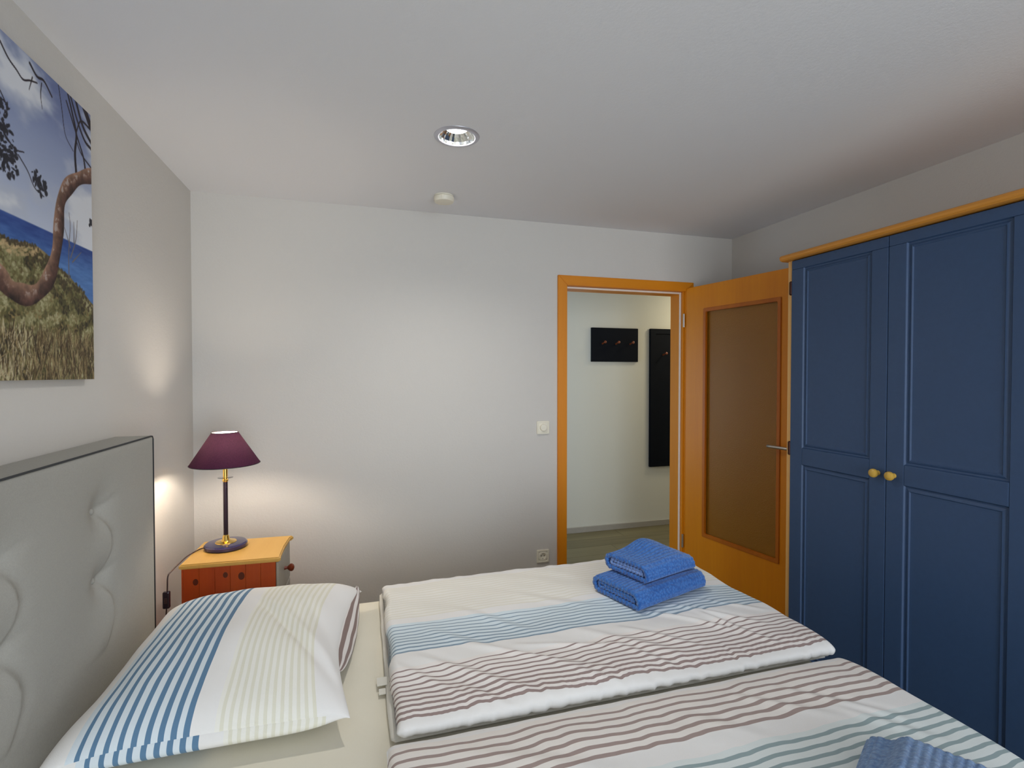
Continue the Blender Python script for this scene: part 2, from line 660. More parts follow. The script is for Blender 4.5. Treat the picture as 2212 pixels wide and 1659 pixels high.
# lining: rebate part (near room) and deeper jamb set inwards
RB = 0.028
box('jamb', DX0, IX0, YF, YF + RB, 0, IZ, M['oak'], tr)
box('jamb', IX1, DX1, YF, YF + RB, 0, IZ, M['oak'], tr)
box('jamb', DX0, IX0 + .014, YF + RB, YF + 0.125, 0, IZ - .014, M['oak'], tr)
box('jamb', IX1 - .014, DX1, YF + RB, YF + 0.125, 0, IZ - .014, M['oak'], tr)
box('head_lining', DX0, DX1, YF + .001, YF + RB, IZ, DZ, M['oak_x'], tr)
box('head_lining', DX0, DX1, YF + RB, YF + 0.125, IZ - .014, DZ, M['oak_x'], tr)
bm = bmesh.new()
add_box(bm, IX1 - .013, IX1 - .001, YF + RB - .009, YF + RB, 0.0, IZ - .001, 0.002)
add_box(bm, IX0 + .001, IX0 + .013, YF + RB - .009, YF + RB, 0.0, IZ - .001, 0.002)
add_box(bm, IX0 + .013, IX1 - .013, YF + RB - .009, YF + RB, IZ - .013, IZ - .001, 0.002)
finish('rubber_seal', bm, M['seal'], tr)
box('strike_plate', IX0 - .002, IX0 + .0015, YF + 0.001, YF + 0.026, 1.03, 1.20, M['steel'], tr, 0.0005, 1)

# leaf in door-local axes: u along the leaf, n towards the bedroom, then rotated
TH = math.radians(9.9)
dr.rotation_euler = (0, 0, math.atan2(-math.cos(TH), math.sin(TH)))
LW, LZ0, LZ1, LT = 0.86, 0.008, 2.011, 0.040
# local +X = along leaf, local +Y = to the right of it, i.e. towards the wall; room side = -Y
gu0, gu1, gz0, gz1 = 0.158, 0.706, 0.374, 1.856
bm = bmesh.new()
add_box(bm, 0, LW, 0, LT, LZ0, LZ1, 0.003)
leaf = None
bm.free()
bm = bmesh.new()


def frame_ring(bm, o, i, y0, y1):
    (a0, b0, a1, b1), (c0_, d0, c1_, d1) = o, i
    P = [(a0, b0), (a1, b0), (a1, b1), (a0, b1)]
    Q = [(c0_, d0), (c1_, d0), (c1_, d1), (c0_, d1)]
    R = []
    for y in (y0, y1):
        R.append(([bm.verts.new((p[0], y, p[1])) for p in P], [bm.verts.new((q[0], y, q[1])) for q in Q]))
    for k in range(4):
        j = (k + 1) % 4
        bm.faces.new((R[0][0][k], R[0][0][j], R[0][1][j], R[0][1][k]))
        bm.faces.new((R[1][0][k], R[1][1][k], R[1][1][j], R[1][0][j]))
        bm.faces.new((R[0][0][k], R[1][0][k], R[1][0][j], R[0][0][j]))
        bm.faces.new((R[0][1][k], R[0][1][j], R[1][1][j], R[1][1][k]))


def ring(name, o, i, y0, y1, mat, parent, bev=0.002):
    bm = bmesh.new()
    frame_ring(bm, o, i, y0, y1)
    bmesh.ops.recalc_face_normals(bm, faces=bm.faces[:])
    if bev:
        bmesh.ops.bevel(bm, geom=bm.edges[:], offset=bev, segments=2, affect='EDGES')
    return finish(name, bm, mat, parent)


bm.free()
ring('leaf', (0, LZ0, LW, LZ1), (gu0, gz0, gu1, gz1), 0, LT, M['oak'], dr, 0.003)
for ya, yb in ((-0.006, 0.012), (LT - 0.012, LT + 0.006)):
    ring('glazing_bead', (gu0 - .004, gz0 - .004, gu1 + .004, gz1 + .004), (gu0 + .020, gz0 + .020, gu1 - .020, gz1 - .020), ya, yb, M['oak_edge'], dr, 0.003)
box('glass_pane', gu0 + .004, gu1 - .004, 0.017, 0.023, gz0 + .004, gz1 - .004, M['door_glass'], dr)
for s, yy in ((-1, 0.0), (1, LT)):
    h = bpy.data.objects.new('door_handle', None)
    COL.objects.link(h)
    h.parent = dr
    hu, hz = 0.795, 1.028
    mt = Matrix.Translation((hu, yy, hz)) @ Matrix.Rotation(PI / 2 * (1 if s < 0 else -1), 4, 'X')
    lathe('rosette', [(0.026, 0), (0.026, 0.006), (0.022, 0.009), (0.010, 0.010)], M['steel'], h, 24, mt)
    y2 = yy + s * 0.052
    tube('lever', [(hu, yy + s * .009, hz), (hu, yy + s * .035, hz), (hu - .004, yy + s * .047, hz), (hu - .014, y2, hz), (hu - .10, y2, hz + .001), (hu - .128, y2, hz + .002)], 0.0088, M['steel'], h, 14)
for z in (0.25, 1.75):
    lathe('hinge', [(0.007, 0), (0.007, 0.09)], M['steel'], dr, 16, Matrix.Translation((-0.009, -0.009, z)))

# ------------------------------------------------------------------ wardrobe
WF = 1.92        # front plane of the doors
WY1 = 1.925
wy0 = 0.10
wd = thing('wardrobe', 'tall slate blue panelled wardrobe with pine top and sides', 'wardrobe', (XR - 0.29, 1.0, 0))
WL = Vector(wd.location)


def wb(name, x0, x1, y0, y1, z0, z1, mat, parent=wd, bev=0.002, seg=2):
    return box(name, x0 - WL.x, x1 - WL.x, y0 - WL.y, y1 - WL.y, z0, z1, mat, parent, bev, seg)


wb('side_panel', WF + .004, XR - .01, WY1, WY1 + .022, 0.0, 1.958, M['pine_post'])
wb('side_panel', WF + .004, XR - .01, wy0 - .022, wy0, 0.0, 1.958, M['pine_post'])
wb('back_panel', XR - .018, XR - .010, wy0, WY1, 0.06, 1.95, M['pine_post'])
wb('bottom_board', WF + .03, XR - .018, wy0, WY1, 0.055, 0.075, M['pine_post'])
wb('plinth', WF + .03, WF + .048, wy0, WY1, 0.0, 0.055, M['blue'])
wb('top_board', WF + .024, XR - .018, wy0, WY1, 1.938, 1.956, M['pine_post'])
# cornice with rounded nose
bm = bmesh.new()
prof = [(XR - .01, 1.9585), (WF - .010, 1.9585), (WF - .020, 1.961), (WF - .026, 1.967), (WF - .028, 1.974), (WF - .025, 1.982), (WF - .016, 1.987), (WF - .004, 1.989), (XR - .01, 1.989)]
ra = [bm.verts.new((p[0] - WL.x, WY1 + .052 - WL.y, p[1])) for p in prof]
rb = [bm.verts.new((p[0] - WL.x, wy0 - .052 - WL.y, p[1])) for p in prof]
n = len(prof)
for k in range(n):
    bm.faces.new((ra[k], ra[(k + 1) % n], rb[(k + 1) % n], rb[k]))
bm.faces.new(ra)
bm.faces.new(list(reversed(rb)))
bmesh.ops.recalc_face_normals(bm, faces=bm.faces[:])
es = [e for e in bm.edges if all(abs(abs(v.co.y + WL.y - (WY1 + wy0) / 2)) > .9 for v in e.verts) and abs(e.verts[0].co.y - e.verts[1].co.y) < 1e-4]
bmesh.ops.bevel(bm, geom=es, offset=0.009, segments=3, affect='EDGES')
finish('cornice', bm, M['pine_cornice'], wd)


def moulded_panel(parent, y0, y1, z0, z1, xf):
    # recessed moulding ring around a slightly raised flat field
    steps = [(0.0, 0.0), (0.003, 0.006), (0.008, 0.007), (0.014, 0.0035), (0.018, 0.0025), (0.022, 0.006), (0.030, 0.0065)]
    bm = bmesh.new()
    rings = []
    for ins, dep in steps:
        a, b, c, d = y0 + ins, y1 - ins, z0 + ins, z1 - ins
        rings.append([bm.verts.new((xf + dep - WL.x, p[0] - WL.y, p[1])) for p in ((a, c), (b, c), (b, d), (a, d))])
    bk = [bm.verts.new((xf + .016 - WL.x, p[0] - WL.y, p[1])) for p in ((y0, z0), (y1, z0), (y1, z1), (y0, z1))]
    for a, b in zip([bk] + rings, rings):
        for k in range(4):
            bm.faces.new((a[k], a[(k + 1) % 4], b[(k + 1) % 4], b[k]))
    bm.faces.new(rings[-1])
    bm.faces.new(list(reversed(bk)))
    bmesh.ops.recalc_face_normals(bm, faces=bm.faces[:])
    return finish('panel', bm, M['blue'], parent)


def wdoor(ya, yb, knob_side, hinge_side):
    """ya < yb in Y; knob_side -1: knob near ya, +1: near yb"""
    d = bpy.data.objects.new('door', None)
    COL.objects.link(d)
    d.parent = wd
    x0, x1 = WF, WF + 0.020
    zb, zt = 0.065, 1.954
    sa = 0.066
    a, b = ya + .0012, yb - .0012
    P = dict(parent=d, bev=0.0022)
    wb('rail', x0, x1, a, b, 1.913, zt, M['blue'], **P)
    wb('rail', x0, x1, a, b, zb, 0.15, M['blue'], **P)
    wb('stile', x0, x1, a, a + sa, 0.1503, 1.9127, M['blue'], **P)
    wb('stile', x0, x1, b - sa, b, 0.1503, 1.9127, M['blue'], **P)
    wb('rail', x0, x1, a + sa + .0003, b - sa - .0003, 1.018, 1.094, M['blue'], **P)
    moulded_panel(d, a + sa, b - sa, 1.094, 1.913, x0 + .001)
    moulded_panel(d, a + sa, b - sa, 0.15, 1.018, x0 + .001)
    ky = (a + .030) if knob_side < 0 else (b - .030)
    mt = Matrix.Translation((x0 - WL.x, ky - WL.y, 1.048)) @ Matrix.Rotation(-PI / 2, 4, 'Y')
    lathe('knob', [(0.010, -0.002), (0.009, 0.003), (0.0075, 0.008), (0.010, 0.012), (0.0155, 0.017), (0.0175, 0.023), (0.0155, 0.030), (0.009, 0.0345), (0.003, 0.0355)], M['knob_wood'], d, 24, mt)
    return d


wdoor(1.467, 1.924, -1, 1)
wdoor(1.012, 1.467, 1, -1)
wdoor(0.557, 1.012, -1, 1)
wdoor(0.100, 0.557, 1, -1)
for z in (1.80, 1.055, 0.18):
    mt = Matrix.Translation((WF + .002 - WL.x, WY1 + .004 - WL.y, z))
    lathe('hinge', [(0.003, -0.002), (0.0065, 0.002), (0.0065, 0.058), (0.003, 0.062)], M['hinge'], wd, 14, mt)

# ------------------------------------------------------------------ bed
BX0, BX1, BY0, BY1 = -0.717, 1.37, 0.33, 2.125
bed = thing('bed', 'box bed with tall grey tufted headboard against left wall', 'bed', (0.3, 1.22, 0))
BL = Vector(bed.location)
HT = 1.209
hb_y0, hb_y1 = 0.30, 2.128


def bump_field(y, z):
    d = 0.0
    z = z + 0.0
    btn = []
    for j, zz in enumerate((1.032, 0.832)):
        for k in range(6):
            btn.append((1.749 - 0.438 * k, zz))
    # puffy fields between the buttons
    fy = (y - 1.749) / 0.438
    fz = (z - 0.832) / 0.2
    edge = min(1, max(0, (hb_y1 - y) / 0.25)) * min(1, max(0, (HT - z) / 0.15)) * min(1, max(0, (y - hb_y0) / 0.25))
    for by, bz in btn:
        r2 = ((y - by) / 0.05) ** 2 + ((z - bz) / 0.05) ** 2
        d -= 0.020 * math.exp(-r2)
        r2 = ((y - by) / 0.13) ** 2 + ((z - bz) / 0.10) ** 2
        d -= 0.010 * math.exp(-r2)
        # folds leaving the buttons: to the right rising, and a bowed fold down to the next button
        a = (y - by)
        if -0.02 < a < 0.12:
            f = (z - bz - 0.25 * a) / 0.012
            d -= 0.006 * math.exp(-f * f) * max(0, 1 - a / 0.12) * min(1, (a + .02) / .02)
        t = (bz - z) / 0.2
        if 0 <= t <= 1:
            bow = by + 0.050 * math.sin(PI * t)
            g = (y - bow)
            s = math.sin(PI * t) ** 0.5
            # sharp one sided crease
            d += s * (0.008 * math.exp(-(g / 0.09) ** 2) if g < 0 else 0.008 * math.exp(-(g / 0.012) ** 2) - 0.004 * math.exp(-((g - .02) / 0.03) ** 2))
    return d


bm = bmesh.new()
ny, nz = 300, 130
z0h = 0.30
rowsv = []
for j in range(nz + 1):
    z = z0h + (HT - z0h) * j / nz
    row = []
    for i in range(ny + 1):
        y = hb_y0 + (hb_y1 - hb_y0) * i / ny
        e = min(y - hb_y0, hb_y1 - y, HT - z) / 0.02
        rnd = 0.0 if e > 1 else -0.006 * (1 - max(e, 0)) ** 2
        fade = min(1, max(0, (hb_y1 - y) / 0.12)) * min(1, max(0, (HT - z) / 0.08)) * min(1, max(0, (y - hb_y0) / 0.12))
        row.append(bm.verts.new((BX0 + rnd + bump_field(y, z) * fade - BL.x, y - BL.y, z)))
    rowsv.append(row)
for j in range(nz):
    for i in range(ny):
        bm.faces.new((rowsv[j][i], rowsv[j][i + 1], rowsv[j + 1][i + 1], rowsv[j + 1][i]))
# back and sides
XB = XL + 0.006
bk = [[bm.verts.new((XB - BL.x, r[i].co.y, r[i].co.z)) for i in (0, ny)] for r in (rowsv[0], rowsv[-1])]
bm.faces.new([bk[1][0]] + rowsv[-1] + [bk[1][1]])
bm.faces.new([bk[0][1]] + list(reversed(rowsv[0])) + [bk[0][0]])
bm.faces.new([bk[0][0]] + [rowsv[j][0] for j in range(nz + 1)] + [bk[1][0]])
bm.faces.new([bk[1][1]] + [rowsv[j][ny] for j in range(nz, -1, -1)] + [bk[0][1]])
bm.faces.new((bk[0][0], bk[1][0], bk[1][1], bk[0][1]))
bmesh.ops.recalc_face_normals(bm, faces=bm.faces[:])
hb = finish('headboard', bm, M['grey_fabric'], bed, True)
mark_auto(hb, 50)
tube('piping', [(BX0 - .003 - BL.x, hb_y1 - .001 - BL.y, z0h), (BX0 - .003 - BL.x, hb_y1 - .001 - BL.y, HT - .012), (BX0 - .003 - BL.x, hb_y1 - .007 - BL.y, HT - .002),
                (BX0 - .003 - BL.x, hb_y1 - .02 - BL.y, HT), (BX0 - .003 - BL.x, hb_y0 + .01 - BL.y, HT), (BX0 - .003 - BL.x, hb_y0 - BL.y, HT - .01), (BX0 - .003 - BL.x, hb_y0 - BL.y, z0h)], 0.0028, M['piping'], hb, 8)
for zz in (1.032, 0.832):
    for k in range(4):
        yy = 1.749 - 0.438 * k
        if yy < hb_y0 + .05:
            continue
        mt = Matrix.Translation((BX0 - .032 - BL.x, yy - BL.y, zz)) @ Matrix.Rotation(PI / 2, 4, 'Y')
        lathe('button', [(0.010, -0.004), (0.010, 0.001), (0.006, 0.005), (0.002, 0.006)], M['grey_fabric'], hb, 16, mt)
box('base', BX0 + .004 - BL.x, BX1 - .01 - BL.x, BY0 + .005 - BL.y, BY1 - .01 - BL.y, 0.10, 0.33, M['grey_fabric'], bed, 0.012, 3)
for x in (BX0 + .1, BX1 - .12):
    for y in (BY0 + .1, BY1 - .12):
        lathe('leg', [(0.022, 0), (0.03, 0.10)], M['navy'], bed, 20, Matrix.Translation((x - BL.x, y - BL.y, 0)))


def nz(x, y, z=0.0):
    return noise.noise(Vector((x, y, z)))


def slab(name, x0, x1, y0, y1, z0, z1, fn, mat, parent=None, nx=160, npm=220, endr=0.03, plan_pow=10, sec_pow=3.2, uv0=None, org=(0, 0, 0), smooth=True, wave=1.0):
    """closed puffy cloth block: a rounded cross-section (in Y-Z) swept along X.
    UV.y = distance across the stripes (equals world Y on the top face)."""
    cx, hx = (x0 + x1) / 2, (x1 - x0) / 2
    cy, hy = (y0 + y1) / 2, (y1 - y0) / 2
    cz, hz = (z0 + z1) / 2, (z1 - z0) / 2
    # section polyline with roughly even arc spacing
    sec = []
    K = 4000
    raw = []
    for k in range(K + 1):
        a = -PI / 2 - 2 * PI * k / K      # start at bottom centre, go to -Y side
        c, s = math.cos(a), math.sin(a)
        yy = hy * math.copysign(abs(c) ** (2 / 9.0), c) if hy > 0 else 0
        zz = hz * math.copysign(abs(s) ** (2 / sec_pow), s)
        raw.append((yy, zz))
    cum = [0]
    for p, q in zip(raw, raw[1:]):
        cum.append(cum[-1] + math.hypot(q[0] - p[0], q[1] - p[1]))
    tot = cum[-1]
    k = 0
    for i in range(npm):
        # denser around the -Y and +Y sides
        t = tot * i / npm
        while cum[k + 1] < t:
            k += 1
        f = (t - cum[k]) / max(1e-9, cum[k + 1] - cum[k])
        sec.append((raw[k][0] + (raw[k + 1][0] - raw[k][0]) * f, raw[k][1] + (raw[k + 1][1] - raw[k][1]) * f, t))
    # arc position of the top centre
    tc = min(sec, key=lambda p: abs(p[0]) + (10 if p[1] < 0 else 0))[2]
    bm = bmesh.new()
    uvl = bm.loops.layers.uv.new('UVMap')
    rings = []
    xs = []
    for i in range(nx + 1):
        u = i / nx
        s = 0.5 - 0.5 * math.cos(PI * u)
        s = 0.35 * s + 0.65 * u
        xs.append(-1 + 2 * s)
    for i, s in enumerate(xs):
        X = cx + hx * s
        dx = hx * (1 - abs(s))
        e = 1.0 if dx > endr else math.sqrt(max(0.0, 1 - (1 - dx / endr) ** 2))
        e = max(e, 0.03)
        shr = (1 - e) * 0.010
        ring = []
        for (yy, zz, t) in sec:
            Y = cy + yy * (1 - shr / hy)
            Z = cz + zz * e
            p = Vector((X, Y, Z))
            top = zz > 0
            q = fn(p, s, yy / hy, zz / hz)
            v_ = cy + (t - tc)
            v_ += wave * (0.010 * nz(X * 6, v_ * 2.5, 51) + 0.005 * nz(X * 15, v_ * 6, 52) + 0.002 * nz(X * 34, v_ * 14, 53))
            ring.append((bm.verts.new(q - Vector(org)), (X, v_)))
        rings.append(ring)
    n = len(sec)
    for a, b in zip(rings, rings[1:]):
        for k in range(n):
            j = (k + 1) % n
            f = bm.faces.new((a[k][0], a[j][0], b[j][0], b[k][0]))
            uvs = [a[k][1], a[j][1], b[j][1], b[k][1]]
            if j == 0:
                uvs[1] = (uvs[1][0], uvs[0][1] + tot / n)
                uvs[2] = (uvs[2][0], uvs[3][1] + tot / n)
            for l, uv in zip(f.loops, uvs):
                l[uvl].uv = uv
    for r in (rings[0], rings[-1]):
        f = bm.faces.new([v[0] for v in r])
        for l, v in zip(f.loops, r):
            l[uvl].uv = v[1]
    bmesh.ops.recalc_face_normals(bm, faces=bm.faces[:])
    return finish(name, bm, mat, parent, smooth)


MZ = 0.545


def mat_fn(p, s, t, w):
    if w > 0.3:
        p.z += 0.0015 * nz(p.x * 5, p.y * 5)
    return p


mattress = slab('mattress', BX0 + .012, BX1, BY0, BY1, 0.334, MZ, mat_fn, M['sheet'], None, 60, 160, 0.05, sec_pow=6, org=(0.33, 1.22, 0.334))
mattress.location = (0.33, 1.22, 0.334)
mattress['label'] = 'wide mattress under a cream fitted sheet on the bed'
mattress['category'] = 'mattress'


# ---- far duvet
def ridge(x, y, ax, ay, bx, by, w, h):
    """soft fold running from a to b"""
    dx, dy = bx - ax, by - ay
    L2 = dx * dx + dy * dy
    t = ((x - ax) * dx + (y - ay) * dy) / L2
    if t < -0.15 or t > 1.15:
        return 0.0
    d = (dx * (y - ay) - dy * (x - ax)) / math.sqrt(L2)
    e = math.sin(PI * min(1, max(0, (t + .15) / 1.3)))
    return h * e * (math.exp(-(d / w) ** 2) - 0.5 * math.exp(-((d - 1.6 * w) / w) ** 2))


FAR_FOLDS = [(0.16, 1.47, 0.42, 1.24, .016, .0075), (0.10, 1.44, 0.30, 1.22, .014, .006), (0.30, 1.50, 0.66, 1.27, .015, .0075), (0.22, 1.60, 0.46, 1.38, .020, .006),
             (0.46, 1.46, 0.74, 1.38, .012, .008), (0.30, 1.76, 0.52, 1.54, .022, .005), (0.66, 1.50, 0.90, 1.28, .018, .005), (0.20, 1.36, 0.36, 1.20, .012, .006),
             (0.80, 1.47, 0.98, 1.30, .014, .006), (0.92, 1.56, 1.14, 1.36, .012, .008), (1.00, 1.60, 1.25, 1.38, .013, .008), (1.08, 1.52, 1.22, 1.26, .013, .007),
             (0.55, 1.80, 0.80, 1.62, .022, .004), (1.12, 1.62, 1.33, 1.46, .014, .006), (0.50, 1.36, 0.66, 1.22, .014, .005), (0.72, 1.40, 0.86, 1.22, .013, .005)]


def far_fn(p, s, t, w):
    x, y = p.x, p.y
    amp = max(0.0, w)
    h = 0.010 * nz(x * 3.2, y * 4.5, 1) + 0.0035 * nz(x * 9 + y * 6, y * 9, 2)
    for f in FAR_FOLDS:
        h += ridge(x, y, *f)
    fl_ = math.exp(-((x - 1.045) / 0.20) ** 4 - ((y - 1.70) / 0.15) ** 4)
    p.z += h * amp * (1 - fl_)
    # narrow fold crest pinches along the head side edge and the near seam
    if t < -0.75:
        k = min(1, (-t - 0.75) / 0.22)
        pl = nz(x * 38, 5, 3) * 0.6 + nz(x * 80, 9, 3) * 0.4
        p.y += (0.0065 * pl + 0.006 * nz(x * 4, 3, 0)) * k
        p.z += 0.0035 * pl * k
    if t > 0.9:
        p.y += 0.008 * nz(x * 9, 1, 7) + 0.004 * nz(x * 30, 1, 7)
        p.z += 0.004 * nz(x * 20, 2, 7) * (1 if w > -0.5 else 0)
    if s < -0.9:
        k = (-s - 0.9) / 0.1
        p.x += k * (0.012 * nz(y * 6, 2, 5) + 0.006 * nz(y * 22, 2, 5))
    if s > 0.9:
        k = (s - 0.9) / 0.1
        p.x += k * (0.010 * nz(y * 5, 8, 5) - 0.012 * abs(t) ** 6)
    # foot end slumps a little
    p.z -= 0.012 * max(0.0, s - 0.5) * amp
    return p


DZ0 = MZ + 0.002
far_d = thing('duvet', 'folded striped duvet on the far half of the bed', 'duvet', (0.74, 1.65, DZ0), 0, 'folded striped duvets on the bed')
slab('upper_layer', 0.075, 1.400, 1.205, 2.075, DZ0 + .012, DZ0 + .066, far_fn, M['duvet_far'], far_d, 300, 420, 0.022, sec_pow=2.6, org=(0.74, 1.65, DZ0))


def under_fn(p, s, t, w):
    p.x += 0.006 * nz(p.y * 7, 3, 1) * abs(s) ** 8
    return p


slab('lower_layer', 0.062, 1.375, 1.226, 2.085, DZ0, DZ0 + .020, under_fn, M['cotton_white'], far_d, 90, 160, 0.011, sec_pow=2.4, org=(0.74, 1.65, DZ0))
bm = bmesh.new()
add_box(bm, 0.038 - .74, 0.070 - .74, 1.46 - 1.65, 1.50 - 1.65, 0.012, 0.0132)
add_box(bm, 0.042 - .74, 0.070 - .74, 1.425 - 1.65, 1.452 - 1.65, 0.008, 0.0092)
finish('care_label', bm, M['label_white'], far_d)['label'] = 'small white cloth label sticking out'

NEAR_FOLDS = [(0.90, 1.10, 1.10, 0.95, .014, .004), (1.05, 1.08, 1.25, 0.90, .014, .005), (0.7, 1.1, 0.9, 0.92, .02, .003), (1.12, 0.98, 1.26, 0.82, .014, .004), (0.2, 1.1, 0.5, 0.95, .02, .003)]


def near_fn(p, s, t, w):
    x, y = p.x, p.y
    amp = max(0.0, w)
    h = 0.008 * nz(x * 3, y * 4, 11) + 0.0025 * nz(x * 9 + y * 6, y * 9, 12)
    for f in NEAR_FOLDS:
        h += ridge(x, y, *f)
    fl_ = math.exp(-((x - 1.03) / 0.22) ** 4 - ((y - 0.59) / 0.22) ** 4)
    p.z += h * amp * (1 - fl_)
    if t > 0.85:
        p.y += 0.004 * nz(x * 8, 1, 17)
    if s < -0.9:
        p.x += (-s - 0.9) / 0.1 * 0.010 * nz(y * 7, 2, 15)
    if s > 0.9:
        p.x += (s - 0.9) / 0.1 * (0.008 * nz(y * 5, 8, 15) - 0.012 * abs(t) ** 6)
    return p


near_d = thing('duvet', 'folded striped duvet on the near half of the bed', 'duvet', (0.72, 0.76, DZ0), 0, 'folded striped duvets on the bed')
slab('upper_layer', 0.050, 1.375, 0.345, 1.172, DZ0 + .016, DZ0 + .056, near_fn, M['duvet_near'], near_d, 240, 360, 0.022, sec_pow=2.6, org=(0.72, 0.76, DZ0))
slab('lower_layer', 0.058, 1.35, 0.36, 1.155, DZ0, DZ0 + .018, under_fn, M['cotton_white'], near_d, 80, 140, 0.010, sec_pow=2.4, org=(0.72, 0.76, DZ0))


# ---- pillow: top sheet and bottom sheet meeting in a seam
def pillow(name, A, B, Cc, D, zseam, hgt, mat, label):
    """A near-head, B near-foot, Cc far-foot, D far-head (x, y)"""
    cx_, cy_ = (A[0] + Cc[0]) / 2, (A[1] + Cc[1]) / 2
    org = Vector((cx_, cy_, MZ + .001))
    nu, nv = 170, 200
    bm = bmesh.new()
    uvl = bm.loops.layers.uv.new('UVMap')

    def pt(u, v, side):
        # u 0..1 head->foot, v 0..1 near->far
        a, b = 2 * u - 1, 2 * v - 1
        x = (A[0] * (1 - u) + B[0] * u) * (1 - v) + (D[0] * (1 - u) + Cc[0] * u) * v
        y = (A[1] * (1 - u) + B[1] * u) * (1 - v) + (D[1] * (1 - u) + Cc[1] * u) * v
        # edges bow inwards between the corners
        x -= (0.050 if a > 0 else 0.015) * a * (1 - b * b)
        y -= 0.016 * b * (1 - a * a)
        f = (1 - abs(a) ** 2.6) ** 0.62 * (1 - abs(b) ** 2.6) ** 0.62
        f2 = (1 - abs(a) ** 5) ** 0.5 * (1 - abs(b) ** 5) ** 0.5
        zs = zseam + 0.010 * nz(x * 5, y * 5, 30) - 0.018 * (abs(a) ** 8 * abs(b) ** 8)
        if side > 0:
            ww = 0.010 * nz(x * 5, y * 4, 21) + 0.004 * nz(x * 14 + 4 * y, y * 7, 22)
            ww += ridge(x, y, -0.30, 1.74, -0.06, 1.36, .018, -.014)
            ww += ridge(x, y, -0.22, 1.80, -0.10, 1.50, .020, .006)
            ww += ridge(x, y, -0.10, 1.52, -0.02, 1.28, .014, .006)
            z = zs + hgt * (0.82 * f + 0.10 * f2) + ww * f2
            # asymmetry: fullest beyond the middle, falling to the near side
            z += 0.006 * f * (b - 0.1) - 0.012 * f * abs(a)
        else:
            low = MZ + 0.002
            g = min(1.0, f2 * 1.05)
            z = zs + (low - zs) * g
            if b < 0:
                y -= 0.020 * math.sin(PI * min(1, g)) * (1 - abs(a) ** 6)
        return Vector((x, y, z)) - org

    grids = {}
    for side in (1, -1):
        g = []
        for j in range(nv + 1):
            v = 0.5 - 0.5 * math.cos(PI * j / nv)
            row = []
            for i in range(nu + 1):
                u = 0.5 - 0.5 * math.cos(PI * i / nu)
                edge = i in (0, nu) or j in (0, nv)
                if side < 0 and edge:
                    row.append(grids[1][j][i])
                else:
                    row.append((bm.verts.new(pt(u, v, side)), u, v))
            g.append(row)
        grids[side] = g
    x00, x11 = A[0], B[0]
    for side in (1, -1):
        g = grids[side]
        for j in range(nv):
            for i in range(nu):
                q = [g[j][i], g[j][i + 1], g[j + 1][i + 1], g[j + 1][i]]
                if side < 0:
                    q = q[::-1]
                f = bm.faces.new([a[0] for a in q])
                for l, a in zip(f.loops, q):
                    vv = x00 + (x11 - x00) * a[1]
                    if side < 0:
                        vv += -0.020
                    l[uvl].uv = (a[2], vv)
    bmesh.ops.recalc_face_normals(bm, faces=bm.faces[:])
    o = finish(name, bm, mat, None, True)
    o.location = org
    o['label'] = label
    o['category'] = 'pillow'
    return o


pil = pillow('pillow', (-0.655, 1.275), (-0.030, 1.285), (-0.002, 2.045), (-0.640, 2.060), 0.612, 0.118, M['pillow'],
             'plump white pillow with blue stripes against grey headboard')
# open end of the pillow case: a striped flap inside the foot edge
bm = bmesh.new()
uvl = bm.loops.layers.uv.new('UVMap')
po = pil.location
rows_ = []
NN = 60
for i in range(NN + 1):
    t = i / NN
    y = 1.46 + (2.03 - 1.46) * t
    bel = math.sin(PI * t) ** 0.7
    xe = -0.020 + 0.016 * t - 0.050 * (1 - ((y - 1.66) / .39) ** 2)
    row = []
    for k in range(9):
        w = k / 8
        x = xe - 0.012 + (0.046 * bel + 0.006) * math.sin(PI * w * 0.5) + .004 * nz(y * 9, w * 3, 2)
        z = 0.618 - 0.052 * bel * w + 0.004 * (1 - w)
        row.append((bm.verts.new((x - po.x, y - po.y, z - po.z)), (y, 0.005 + 0.062 * w)))
    rows_.append(row)
for a, b in zip(rows_, rows_[1:]):
    for k in range(8):
        q = (a[k], a[k + 1], b[k + 1], b[k])
        f = bm.faces.new([v[0] for v in q])
        for l, v in zip(f.loops, q):
            l[uvl].uv = v[1]
fo = finish('case_flap', bm, M['pillow'], pil, True)
md = fo.modifiers.new('thick', 'SOLIDIFY')
md.thickness = 0.002


